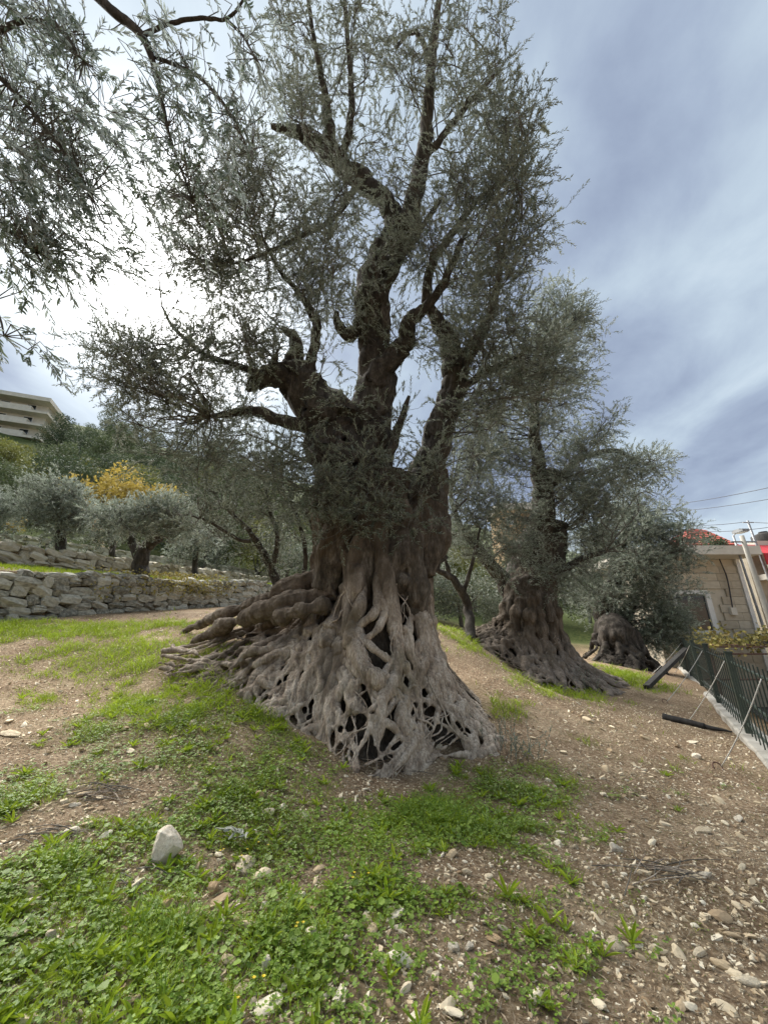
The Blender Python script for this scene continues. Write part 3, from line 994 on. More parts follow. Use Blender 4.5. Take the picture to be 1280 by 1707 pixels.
left_roots = [
    ([P_(560, 940, 6.9), P_(500, 975, 6.9), P_(440, 1002, 7.1), P_(372, 1024, 7.9), G(310, 1056) + [0, 0, 0.05], G(300, 1060) - [0, 0, 0.10]], [0.22, 0.17, 0.14, 0.13, 0.08, 0.04]),
    ([P_(560, 980, 6.5), P_(490, 1004, 6.6), P_(430, 1022, 6.8), P_(374, 1046, 7.5), G(322, 1078) + [0, 0, 0.03], G(308, 1086) - [0, 0, 0.08]], [0.17, 0.14, 0.12, 0.10, 0.07, 0.04]),
    ([P_(550, 1005, 6.3), P_(480, 1025, 6.3), G(430, 1062) + [0, 0, 0.12], G(385, 1105) + [0, 0, 0.04], G(330, 1140) - [0, 0, 0.04]], [0.12, 0.10, 0.085, 0.07, 0.045]),
]
for k in range(16):         # thin dry roots matted on the ground to the left
    r_ = np.random.default_rng(900 + k)
    x0, y0 = r_.uniform(400, 520), r_.uniform(1040, 1120)
    x1, y1 = x0 - r_.uniform(50, 110), y0 + r_.uniform(25, 70)
    a, b = surf0(np.array([R(-55 - 25 * r_.random())]), np.array([0.8]), 0.05)[0], G(max(330, x1), min(1165, max(1100, y1))) - [0, 0, 0.01]
    left_roots.append(([a, (a + b) / 2 + r_.normal(size=3) * 0.10 + [0, 0, -0.05], b], [0.05, 0.04, 0.025]))
rm, core = root_mass(11, surf0, R(-112), R(118), 30, 0.145, 0.042, 165, lambda t: 0.19 + 0.03 * t, 0.0150, 'root_flare', left_roots, net_r=0.032, wander=0.24, n_lets=70, let_s=0.8, fibre_x=-1.3, let_lo=0.4, n_knots=80)
def set_bark(me, co, val):
    a_ = me.attributes.new('bark', 'FLOAT', 'POINT')
    a_.data.foreach_set('value', np.clip(val, 0, 1).astype(np.float32))


rme = mesh_np('roots', rm[0], rm[1], M['root'], True)
_c = rm[0]
_bk = np.maximum(sst(1.5, 2.8, _c[:, 2] + 0.9 * fbm(_c * 1.7, 3, 5)) * 0.95, 0.75 * sst(0.08, 0.4, fbm(_c * np.array([1.5, 1.5, 0.9]), 3, 15)))
_bk = np.maximum(_bk, 0.7 * sst(0.7, 1.3, _c[:, 0] - 0.25 * (2.0 - _c[:, 2])) * sst(0.5, 1.2, _c[:, 2]))
for _pts, _rr in left_roots[:3]:
    _pl = catmull(_pts, 40)
    _d = np.sqrt(((_c[:, None, :] - _pl[None, ::3]) ** 2).sum(-1).min(1))
    _bk = np.maximum(_bk, sst(0.42, 0.24, _d) if False else np.clip((0.42 - _d) / 0.18, 0, 1) * 0.9)
_bk = np.maximum(_bk, np.clip((-_c[:, 0] - 1.0) / 1.4, 0, 1) * np.clip(0.35 + fbm(_c * 2.3, 3, 8), 0, 0.75))
set_bark(rme, _c, _bk)
o = link('roots', rme, main)
o2 = LETS[-1].build('rootlets', M['root'], main, True); o2['kind'] = 'stuff'
o['label'] = 'pale grey weathered net of bare roots spilling down the bank'
# trunk: the dark core plus the thick rolls of wood that rise out of it to the forks
mb = MB()
mb.add(core[0], core[1])
trunk_rolls = [
    ([(545, 985, 6.6), (560, 920, 6.5), (580, 860, 6.6), (590, 790, 6.9)], [0.30, 0.34, 0.36, 0.34]),
    ([(600, 1000, 6.2), (612, 940, 6.2), (615, 890, 6.35), (610, 800, 6.8)], [0.17, 0.20, 0.26, 0.40]),
    ([(650, 1010, 6.2), (652, 950, 6.15), (668, 905, 6.3), (660, 860, 6.6), (640, 800, 6.9)], [0.16, 0.19, 0.24, 0.26, 0.34]),
    ([(690, 1040, 6.35), (692, 970, 6.25), (684, 915, 6.3), (700, 860, 6.7), (712, 800, 7.0)], [0.15, 0.20, 0.24, 0.30, 0.30]),
    ([(708, 960, 6.7), (716, 915, 6.7), (722, 870, 6.9), (716, 790, 7.1)], [0.16, 0.30, 0.28, 0.32]),
    ([(726, 930, 6.9), (732, 890, 7.0), (726, 830, 7.2)], [0.16, 0.22, 0.2]),
    ([(570, 860, 7.4), (590, 780, 7.4), (600, 700, 7.5)], [0.6, 0.6, 0.42]),
    ([(690, 900, 7.5), (700, 840, 7.5), (716, 770, 7.5)], [0.55, 0.42, 0.32]),
]
rg = np.random.default_rng(5)
for pts, rad in trunk_rolls:
    P = catmull([P_(*p) for p in pts], 30)
    rr = np.interp(np.linspace(0, 1, 30), np.linspace(0, 1, len(rad)), rad) * (1 + 0.22 * vnoise(np.stack([np.linspace(0, 6, 30), np.zeros(30), np.full(30, rg.uniform(0, 99))], 1), 3))
    mb.tube(P, rr, 12)
for k in range(26):         # burls
    th = rg.uniform(R(-85), R(85)); tt = rg.uniform(0.0, 0.5)
    p = surf0(np.array([th]), np.array([tt]), 0.0)[0]
    rr = rg.uniform(0.09, 0.2)
    q = np.array([p - [0, 0, rr * 1.1], p, p + [0, 0, rr * 1.1]])
    mb.tube(catmull(q, 7), [0.02, rr * 0.8, rr, rr * 0.8, 0.02], 10)
co, no, fc = remesh(np.concatenate(mb.V), [np.concatenate(f) for f in mb.F.values()], M['trunk'], 'trunk', 0.03, 2)
co = co + no * (0.045 * fbm(co * np.array([5.5, 5.5, 2.0]), 4, 61) + 0.022 * (1 - 2.4 * np.abs(fbm(co * np.array([11, 11, 2.4]), 3, 62))))[:, None]
o = link('trunk', mesh_np('trunk', co, fc, M['trunk'], True), main)

Dp = lambda px, py, d: at_d(px, py, d)
LIMBS = {
    'A': ([(590, 850, 7.6), (572, 770, 7.6), (556, 705, 7.7), (520, 660, 7.7), (496, 628, 7.8), (486, 588, 7.8)], [0.60, 0.52, 0.42, 0.34, 0.27, 0.12]),
    'A1': ([(500, 640, 7.8), (472, 626, 7.6), (445, 628, 7.5), (424, 640, 7.5), (412, 652, 7.5)], [0.30, 0.24, 0.17, 0.12, 0.03]),
    'A6': ([(470, 630, 7.6), (458, 605, 7.5), (462, 585, 7.5)], [0.14, 0.09, 0.02]),
    'A2': ([(492, 610, 7.8), (496, 575, 7.7), (486, 556, 7.7), (470, 549, 7.6)], [0.16, 0.13, 0.09, 0.06]),
    'A3': ([(520, 655, 7.8), (517, 605, 7.7), (527, 560, 7.6), (522, 525, 7.6), (500, 490, 7.5), (470, 455, 7.5), (440, 400, 7.4)], [0.13, 0.11, 0.10, 0.085, 0.06, 0.045, 0.03]),
    'A4': ([(540, 720, 7.6), (470, 700, 7.5), (420, 685, 7.5), (375, 690, 7.4), (350, 694, 7.3)], [0.17, 0.13, 0.10, 0.07, 0.03]),
    'A5': ([(450, 632, 7.6), (400, 610, 7.5), (340, 590, 7.4), (290, 545, 7.3), (270, 510, 7.2)], [0.10, 0.06, 0.045, 0.035, 0.02]),
    'B': ([(606, 840, 7.7), (612, 740, 7.9), (624, 660, 8.0), (628, 600, 8.0), (616, 520, 8.0), (622, 470, 8.0), (650, 415, 8.0), (684, 370, 8.0)], [0.5, 0.42, 0.37, 0.31, 0.27, 0.27, 0.28, 0.27]),
    'B1': ([(676, 390, 8.0), (694, 320, 8.0), (708, 240, 8.0), (716, 160, 8.0), (720, 90, 8.0), (728, 30, 8.0), (735, -40, 8.0)], [0.24, 0.19, 0.14, 0.115, 0.10, 0.07, 0.05]),
    'B2': ([(668, 400, 8.0), (650, 350, 8.0), (622, 315, 8.0), (585, 285, 8.0), (555, 262, 8.0), (520, 232, 8.0), (488, 216, 7.9), (452, 210, 7.9)], [0.22, 0.2, 0.2, 0.21, 0.19, 0.15, 0.12, 0.05]),
    'B3': ([(566, 270, 8.0), (578, 235, 8.0), (585, 190, 8.0), (584, 120, 8.0), (578, 40, 8.0), (570, -50, 8.0)], [0.10, 0.085, 0.075, 0.06, 0.05, 0.03]),
    'B4': ([(556, 270, 8.0), (548, 210, 7.9), (540, 150, 7.8), (525, 70, 7.7), (510, -20, 7.7)], [0.15, 0.12, 0.07, 0.05, 0.03]),
    'B5': ([(624, 640, 7.8), (650, 600, 7.7), (676, 572, 7.7), (684, 535, 7.6), (702, 520, 7.6), (735, 480, 7.5), (770, 400, 7.4)], [0.26, 0.19, 0.16, 0.14, 0.11, 0.08, 0.05]),
    'B6': ([(632, 600, 7.9), (642, 540, 7.8), (640, 490, 7.8), (662, 440, 7.7), (690, 400, 7.6), (735, 330, 7.5)], [0.16, 0.14, 0.11, 0.09, 0.07, 0.04]),
    'B7': ([(700, 270, 8.0), (735, 230, 7.9), (765, 190, 7.8), (800, 150, 7.7), (830, 120, 7.6)], [0.09, 0.07, 0.06, 0.05, 0.03]),
    'B8': ([(716, 110, 8.0), (700, 60, 7.9), (680, 55, 7.9), (660, 80, 7.8)], [0.06, 0.05, 0.04, 0.03]),
    'B9': ([(606, 530, 8.0), (585, 560, 7.9), (565, 545, 7.8), (560, 520, 7.8)], [0.13, 0.12, 0.11, 0.05]),
    'C': ([(690, 930, 7.4), (700, 850, 7.4), (716, 770, 7.5), (734, 710, 7.6), (752, 655, 7.7), (758, 610, 7.7), (748, 565, 7.7), (728, 535, 7.7), (712, 500, 7.7)], [0.5, 0.42, 0.34, 0.31, 0.27, 0.25, 0.21, 0.16, 0.10]),
    'C1': ([(756, 625, 7.7), (778, 590, 7.7), (810, 540, 7.6), (826, 490, 7.6), (836, 430, 7.5)], [0.22, 0.17, 0.12, 0.08, 0.05]),
    'C2': ([(744, 690, 7.6), (780, 640, 7.5), (830, 610, 7.4), (870, 590, 7.3)], [0.11, 0.08, 0.06, 0.04]),
    'C3': ([(712, 505, 7.7), (720, 440, 7.6), (760, 380, 7.5), (800, 330, 7.4), (850, 290, 7.3)], [0.11, 0.09, 0.07, 0.05, 0.03]),
    'D': ([(636, 860, 7.4), (648, 770, 7.4), (668, 700, 7.5), (682, 660, 7.5)], [0.16, 0.10, 0.08, 0.035]),
    'E': ([(600, 300, 8.0), (560, 360, 7.6), (490, 400, 7.3), (420, 430, 7.1), (370, 445, 7.0)], [0.07, 0.05, 0.04, 0.03, 0.015]),
}
skel = []
thick_ = []
for k, (pts, rad) in LIMBS.items():
    P = [Dp(*p) for p in pts]
    big = rad[0] > 0.25
    if k[0] == 'C' and k == 'C':
        rad = [r_ * (1 - 0.24 * min(1, i / 2)) for i, r_ in enumerate(rad)]
    elif k != 'A':
        rad = [r_ * 0.9 for r_ in rad]
    if rad[0] > 0.12:
        thick_.append(catmull(P, 30)[np.interp(np.linspace(0, 1, 30), np.linspace(0, 1, len(rad)), rad) > 0.10])
    limb(main, P, rad, hash(k) % 1 + sum(map(ord, k)), 'limb', 30 if big else 12, rough=0.26 if big else 0.2, ridges=0.24 if big else 0.12,
         n=90 if big else None, wob=0.25)
    skel.append(catmull(P, 24)[4:])
skel = np.concatenate(skel)
rng = np.random.default_rng(42)
E = [
    # px, py, rx, ry, depth, n, depth radius
    (575, 70, 100, 110, 7.6, 12, 1.1), (520, 170, 90, 90, 7.5, 10, 1.0), (720, 70, 85, 90, 7.6, 9, 1.0), (785, 170, 75, 110, 7.4, 12, 1.0), (835, 240, 55, 85, 7.2, 10, 0.9),
    (470, 60, 50, 90, 7.4, 4, 0.8), (640, 190, 90, 80, 7.6, 8, 1.0), (610, 340, 100, 80, 7.2, 12, 1.1), (790, 340, 100, 110, 7.2, 21, 1.1), (850, 350, 60, 80, 7.2, 10, 0.9),
    (500, 300, 100, 90, 7.2, 15, 1.1), (420, 330, 80, 100, 7.0, 14, 1.0), (350, 380, 70, 80, 6.9, 12, 0.9), (440, 440, 120, 80, 7.0, 20, 1.1), (530, 430, 90, 80, 7.1, 13, 1.0), (345, 470, 60, 50, 6.9, 8, 0.8),
    (700, 440, 70, 70, 7.3, 8, 1.0), (800, 470, 80, 80, 7.2, 17, 1.0), (845, 430, 40, 60, 7.1, 6, 0.7),
    (380, 580, 120, 60, 7.1, 18, 1.0), (280, 600, 110, 60, 7.0, 16, 0.9), (210, 610, 55, 45, 6.9, 8, 0.6), (320, 670, 120, 60, 7.2, 15, 0.9), (420, 560, 70, 60, 7.1, 8, 0.8), (250, 690, 70, 40, 7.1, 6, 0.6),
    (420, 740, 110, 70, 7.2, 16, 0.9), (500, 790, 90, 80, 6.6, 11, 0.6), (330, 770, 70, 50, 7.3, 8, 0.7), (600, 805, 95, 65, 6.2, 8, 0.4), (560, 850, 90, 45, 6.1, 5, 0.3), (670, 850, 45, 35, 6.2, 3, 0.3), (560, 640, 60, 70, 6.9, 4, 0.6),
    (690, 730, 50, 50, 7.0, 3, 0.5), (720, 800, 30, 50, 6.6, 3, 0.3),
    (820, 580, 80, 70, 7.2, 16, 0.9), (850, 660, 80, 70, 7.3, 15, 0.9), (790, 700, 60, 70, 7.3, 9, 0.8), (900, 600, 50, 50, 7.2, 6, 0.6), (760, 560, 50, 50, 7.3, 6, 0.6), (640, 560, 60, 60, 7.3, 4, 0.6), (590, 480, 50, 60, 7.3, 5, 0.7),
]
cl = split_clusters(rng, [ell_px(a, b, c, d, e, n, rd) for a, b, c, d, e, n, rd in E], (0.30, 0.52))
# a few loose shoots past the outline
for px, py in ((905, 245), (915, 360), (890, 190), (880, 440), (860, 100), (845, 30), (160, 575), (165, 630), (290, 330), (270, 360), (440, 20), (420, 260), (890, 520)):
    cl.append((Dp(px - 25 * np.sign(px - 560), py, 7.1), np.array([0.25, 0.25, 0.25])))
(LV, LF), (TV, TF) = crown(rng, cl, skel, 27, 0.082, 18, 0.40, droop=0.2, aspect=0.26, branch_r=0.015, thick=np.concatenate(thick_))
add_leaves('crown', LV, LF, M['leaf'], main)
o = add_leaves('twigs', TV, TF, M['twig'], main)
print('main leaves', len(LF))


# ------------------------------------------------------------------ the second and third old olives
def old_olive(label, seed, C, ztop, rr0, reach_s, zg, limbs, ells, per, n_main, n_net, voxel, leaf_len, depth, twig_r=0.02, expo=2.3, reach=None, ztip=None, nl=12, aspect=0.26, r=(0.4, 0.65), rmat='root', lmat='leaf', old_z=(-0.1, 0.6)):
    root = thing('olive_tree', (C[0], C[1], h1(*C)), label, 'tree', 'ancient olive trees')
    th = np.array([-180, -120, -90, -60, -30, 0, 30, 60, 90, 120, 180], float)
    re = np.asarray(reach) if reach is not None else np.array([1.3, 1.4, 1.8, 1.8, 1.7, 1.6, 1.7, 1.8, 1.8, 1.4, 1.3]) * reach_s
    zt = [h1(C[0] + q * math.sin(R(a)), C[1] - q * math.cos(R(a))) - 0.02 for a, q in zip(th, re)]
    sf = flare(th, re, zt, np.full(len(th), expo), C, ztop, lambda a, t: rr0 * (1 + 0.12 * np.sin(2 * a + seed)))
    rmx, corex = root_mass(seed, sf, R(-115), R(115), n_main, 0.13 * reach_s, 0.055 * reach_s, n_net, lambda t: 0.17 + 0.14 * t, voxel, 'root_flare', (), net_r=0.042 * reach_s, n_knots=26, wander=0.22)
    xme = mesh_np('roots', rmx[0], rmx[1], M[rmat], True)
    zg_ = h1(*C)
    _c = rmx[0]
    set_bark(xme, _c, sst(zg_ + old_z[0] * (ztop - zg_), zg_ + old_z[1] * (ztop - zg_), _c[:, 2] + 0.5 * fbm(_c * 1.7, 3, seed)))
    o = link('roots', xme, root)
    o2 = LETS[-1].build('rootlets', M[rmat], root, True); o2['kind'] = 'stuff'
    mbx = MB(); mbx.add(corex[0], corex[1])
    rgx = np.random.default_rng(seed)
    for k in range(7):
        a = R(-95 + 190 * (k + rgx.random()) / 7)
        p = sf(np.full(4, a) + rgx.normal(size=4) * 0.06, np.array([0.55, 0.35, 0.12, -0.0]), -0.02)
        mbx.tube(catmull(p, 14), np.array([0.10, 0.16, 0.2, 0.2]) * rr0, 9, n=14)
    p_, r_ = limbs[0]
    q_ = [np.array([C[0], C[1], ztop - 0.7]), np.array([C[0], C[1], ztop - 0.05]), Dp(*p_[1]), Dp(*p_[2])]
    mbx.tube(catmull(q_, 24), np.interp(np.linspace(0, 1, 24), [0, 0.33, 0.66, 1], [rr0 * 0.98, rr0 * 1.04, r_[1] * 1.04, r_[2] * 0.9]) * (1 + 0.12 * rgx.normal(size=24) * 0.5), 14)
    for k in range(5):
        a = R(-100 + 200 * (k + rgx.random()) / 5)
        e_ = np.array([math.sin(a), -math.cos(a), 0])
        mbx.tube(catmull([q_[0] + e_ * rr0 * 1.0, q_[1] + e_ * rr0 * 0.92, q_[2] + e_ * r_[1] * 0.8, q_[3] + e_ * r_[2] * 0.6], 16), np.array([0.2, 0.24, 0.2, 0.12]) * rr0, 9, n=16)
    co, no, fc = remesh(np.concatenate(mbx.V), [np.concatenate(f) for f in mbx.F.values()], M['trunk'], 'trunk', voxel * 1.3, 2)
    co = co + no * (0.05 * fbm(co * np.array([4.5, 4.5, 1.6]), 4, seed + 1) + 0.025 * (1 - 2.4 * np.abs(fbm(co * np.array([9, 9, 2]), 3, seed + 2))))[:, None]
    link('trunk', mesh_np('trunk', co, fc, M['trunk' if rmat != 'burnt' else rmat], True), root)
    sk = []
    for i, (pts, rad) in enumerate(limbs):
        P = [Dp(*p) for p in pts]
        limb(root, P, rad, seed + i, 'limb', 14, rough=0.16, ridges=0.14, wob=0.25, n=36)
        sk.append(catmull(P, 16)[3:])
    rgx = np.random.default_rng(seed + 7)
    cl = split_clusters(rgx, [ell_px(*e) for e in ells], r)
    (LV, LF), (TV, TF) = crown(rgx, cl, np.concatenate(sk), per, leaf_len, nl, 0.45, droop=0.25, aspect=aspect, branch_r=twig_r)
    add_leaves('crown', LV, LF, M[lmat], root)
    add_leaves('twigs', TV, TF, M['twig'], root)
    print(label, len(LF))
    return root, sf


d2 = 13.0
base2 = at_y(895, 1085, 12.2)
old_olive('second ancient olive behind and right of the largest one, roots spread like a skirt', 23, (base2[0], 12.4), at_y(900, 1000, 12.2)[2], 0.70, 1.12, None,
          [([(888, 1050, d2), (890, 960, d2), (898, 900, d2), (904, 850, d2), (906, 800, d2), (930, 785, d2)], [0.72, 0.70, 0.52, 0.34, 0.28, 0.14]),
           ([(918, 940, d2), (924, 890, d2), (934, 876, d2), (946, 884, d2)], [0.4, 0.3, 0.16, 0.10]),
           ([(902, 830, d2), (896, 770, d2), (890, 700, d2), (900, 620, d2), (930, 560, d2)], [0.26, 0.2, 0.15, 0.10, 0.05]),
           ([(892, 1040, d2), (855, 990, d2), (828, 950, d2), (800, 920, d2), (770, 880, d2), (750, 830, d2)], [0.4, 0.3, 0.2, 0.16, 0.10, 0.06]),
           ([(926, 952, 12.6), (950, 945, 12.5), (970, 930, 12.4), (1010, 920, 12.3)], [0.14, 0.12, 0.09, 0.05]),
           ([(906, 810, d2), (930, 800, d2), (960, 770, d2), (1020, 750, d2), (1060, 770, d2)], [0.16, 0.13, 0.1, 0.08, 0.05])],
          [(930, 590, 80, 80, 12.6, 20, 1.2), (880, 620, 80, 80, 12.8, 18, 1.2), (960, 540, 50, 40, 12.5, 7, 0.8), (840, 720, 90, 80, 12.8, 20, 1.2), (950, 700, 70, 80, 12.6, 20, 1.2), (1010, 770, 80, 60, 12.6, 20, 1.1),
           (780, 800, 60, 90, 12.8, 12, 1.0), (850, 850, 80, 60, 12.3, 14, 0.8), (980, 850, 70, 70, 12.6, 17, 1.0), (800, 900, 60, 50, 12.4, 10, 0.8), (870, 920, 50, 40, 11.8, 8, 0.4), (1060, 800, 50, 50, 12.8, 10, 0.8), (960, 960, 60, 50, 12.8, 12, 0.6), (1080, 780, 30, 25, 12.8, 4, 0.4), (820, 780, 70, 70, 12.4, 14, 0.9), (960, 800, 60, 60, 12.0, 12, 0.7), (1000, 900, 60, 60, 12.4, 14, 0.8), (880, 960, 60, 40, 11.6, 5, 0.3), (780, 720, 50, 60, 12.8, 9, 0.9), (900, 520, 60, 40, 12.8, 7, 0.9), (840, 620, 60, 60, 13, 10, 1)],
          38, 24, 60, 0.024, 0.115, d2, rmat='root_grey', lmat='leaf_pale',  expo=4.2, reach=[1.2, 1.5, 2.2, 2.1, 1.75, 1.6, 1.8, 2.1, 2.2, 1.4, 1.2])
d3 = 17.0
base3 = at_y(1035, 1085, 16.0)
old_olive('third old olive with a blackened hollow trunk and drooping foliage beside the green fence', 37, (base3[0], 16.2), at_y(1030, 1048, 16)[2], 0.62, 0.85, None,
          [([(1028, 1085, d3), (1018, 1050, d3), (1012, 1010, d3), (1020, 975, d3), (1030, 920, d3), (1050, 870, d3)], [0.6, 0.58, 0.42, 0.26, 0.18, 0.10]),
           ([(1040, 1080, d3), (1036, 1040, d3), (1060, 990, d3), (1090, 950, d3), (1110, 930, d3)], [0.45, 0.32, 0.18, 0.12, 0.06])],
          [(1060, 900, 70, 60, 16.5, 22, 1.4), (1090, 960, 55, 70, 16.2, 20, 1.1), (1040, 950, 60, 50, 16.4, 14, 1.2), (1105, 1030, 45, 55, 15.8, 14, 0.9), (1090, 1060, 50, 35, 16.0, 10, 0.9), (1050, 1000, 60, 40, 16.2, 10, 1.0), (1090, 870, 40, 30, 17.0, 7, 0.8), (1000, 990, 40, 50, 17, 8, 0.9), (1050, 850, 50, 40, 17, 12, 1.0), (1110, 900, 40, 40, 16.6, 12, 1.0), (1000, 900, 50, 50, 17, 12, 1.0), (1125, 1050, 35, 40, 15.6, 9, 0.7)],
          42, 12, 26, 0.045, 0.14, d3, rmat='burnt', lmat='leaf_pale', nl=12, r=(0.45, 0.75))


# ------------------------------------------------------------------ young olives and the olives on the terraces
def small_olive(label, seed, base, stems, ells, per, leaf_len, shoot=0.4, mat='leaf_pale', nl=12, aspect=0.26, group=None, r=(0.35, 0.6), branch_r=0.016, sides=9):
    root = thing('olive_tree', tuple(base), label, 'tree', group)
    rgx = np.random.default_rng(seed)
    sk = []
    for i, (pts, rad) in enumerate(stems):
        limb(root, pts, rad, seed + i, 'limb', sides, name='trunk' if i == 0 else 'branch', rough=0.25, ridges=0.06, wob=0.3)
        sk.append(catmull(pts, 14)[4:])
    cl = split_clusters(rgx, ells, r)
    (LV, LF), (TV, TF) = crown(rgx, cl, np.concatenate(sk), per, leaf_len, nl, shoot, droop=0.2, aspect=aspect, branch_r=branch_r)
    add_leaves('crown', LV, LF, M[mat], root)
    add_leaves('twigs', TV, TF, M['twig'], root)
    return root


# sapling behind the long left root of the great olive
b = at_y(466, 1006, 8.4)
D = lambda px, py, d=8.6: at_d(px, py, d)
small_olive('slim young olive leaning beside the long left root of the largest olive', 51, b,
            [([b - [0, 0, 0.4], D(458, 965), D(440, 925), D(415, 885), D(380, 850)], [0.11, 0.095, 0.075, 0.055, 0.03]), ([D(452, 948), D(462, 900), D(450, 850), D(440, 800)], [0.06, 0.05, 0.04, 0.02]),
             ([D(425, 900), D(400, 900), D(350, 870), D(320, 860)], [0.05, 0.04, 0.03, 0.02]), ([D(500, 985), D(510, 930), D(498, 870), D(480, 830)], [0.06, 0.05, 0.04, 0.02]), ([D(530, 960), D(536, 920), D(520, 880), D(505, 840)], [0.08, 0.07, 0.05, 0.03])],
            [ell_px(400, 830, 85, 70, 8.6, 22, 0.8), ell_px(340, 860, 60, 50, 8.6, 10, 0.6), ell_px(470, 860, 60, 60, 8.5, 15, 0.7), ell_px(440, 930, 50, 40, 8.5, 8, 0.5), ell_px(380, 780, 70, 50, 8.7, 9, 0.7)], 16, 0.088, mat='leaf')
# leaning young trunk between the two big olives
b = at_y(782, 1052, 11.5)
D = lambda px, py, d=11.8: at_d(px, py, d)
small_olive('small olive with a dark bent trunk arching between the two largest olives', 52, b,
            [([b - [0, 0, 0.3], D(780, 1020), D(770, 985), D(748, 960), D(722, 948)], [0.15, 0.135, 0.12, 0.10, 0.07]), ([D(750, 962), D(746, 945), D(742, 932)], [0.08, 0.06, 0.04]), ([D(772, 990), D(790, 930), D(800, 880)], [0.07, 0.05, 0.03]),
             ([D(730, 952), D(735, 890), D(760, 850), D(780, 830)], [0.06, 0.05, 0.04, 0.03])],
            [ell_px(770, 890, 50, 60, 12, 10, 0.8), ell_px(760, 830, 50, 50, 12, 8, 0.8)], 16, 0.10)
# olives on the terraces at the left
for label, seed, px, py, Y, hgt, wpx, crowns, forks in (
        ('round bushy olive with a single dark trunk on the middle terrace', 61, 101, 925, 15.5, 0.17, 1, [(95, 830, 60, 45, 15.6, 26, 1.0), (75, 870, 45, 35, 15.4, 10, 0.9), (130, 865, 35, 30, 15.6, 8, 0.8)], [(101, 925), (103, 890), (100, 860), (95, 820)]),
        ('pruned olive with a short hollow trunk forking in a wide V on the front terrace', 62, 236, 966, 14.6, 0.24, 2, [(265, 850, 42, 22, 14.0, 14, 0.7), (195, 862, 35, 20, 14.0, 9, 0.6), (300, 872, 35, 22, 14.0, 9, 0.6), (240, 880, 40, 18, 13.8, 6, 0.6)], [(236, 966), (236, 930), (250, 905), (285, 885)]),
        ('slender olive standing just left of the V shaped pruned olive', 63, 187, 938, 17.6, 0.12, 1, [(180, 868, 28, 26, 16.8, 9, 0.7), (165, 890, 20, 18, 16.8, 4, 0.5)], [(187, 938), (188, 910), (182, 880), (178, 860)]),
        ('pale olive crown cut by the picture edge above the middle wall', 64, -14, 905, 15.5, 0.15, 1, [(-5, 860, 40, 38, 15.6, 14, 0.8), (-40, 850, 40, 40, 15.6, 8, 0.8)], [(-14, 915), (-12, 890), (-8, 860), (-5, 840)]),
        ('small grey olive behind the V shaped pruned olive, near the upper wall', 65, 330, 945, 19.0, 0.12, 1, [(330, 900, 40, 30, 19.2, 12, 0.8), (310, 920, 25, 18, 19.2, 5, 0.6)], [(330, 945), (326, 925), (330, 900), (333, 885)])):
    b = at_y(px, py, Y)
    b[2] = h1(b[0], b[1])
    cam_d_ = lambda q: at_y(q[0], q[1], b[1])
    pts = [b - [0, 0, 0.15]] + [cam_d_(q) for q in forks[1:]]
    stems = [(pts, [hgt * 1.25, hgt, hgt * 0.8, hgt * 0.35])]
    if wpx == 2:
        stems.append(([cam_d_((238, 945)), cam_d_((222, 905)), cam_d_((205, 880)), cam_d_((195, 862))], [0.2, 0.16, 0.13, 0.06]))
        stems.append(([cam_d_((248, 912)), cam_d_((262, 895)), cam_d_((290, 880)), cam_d_((305, 868))], [0.2, 0.19, 0.16, 0.06]))
    else:
        for k in (-1, 1):
            e = pts[-1] + np.array([0.9 * k, 0.2, 0.1])
            stems.append(([pts[2], (pts[2] + e) / 2 + [0, 0, 0.25], e], [hgt * 0.5, hgt * 0.4, hgt * 0.15]))
    dd = float((b - EYE) @ np.array([0, CP, SP]))
    ells = [ell_px(a, b_, c, d_, dd * e / Y, n * 2, rd) for a, b_, c, d_, e, n, rd in crowns]
    small_olive(label, seed, b, stems, ells, 16, 0.15, 0.4, mat='leaf_pale', nl=10, aspect=0.3, group='olives on the terraces', r=(0.3, 0.5))

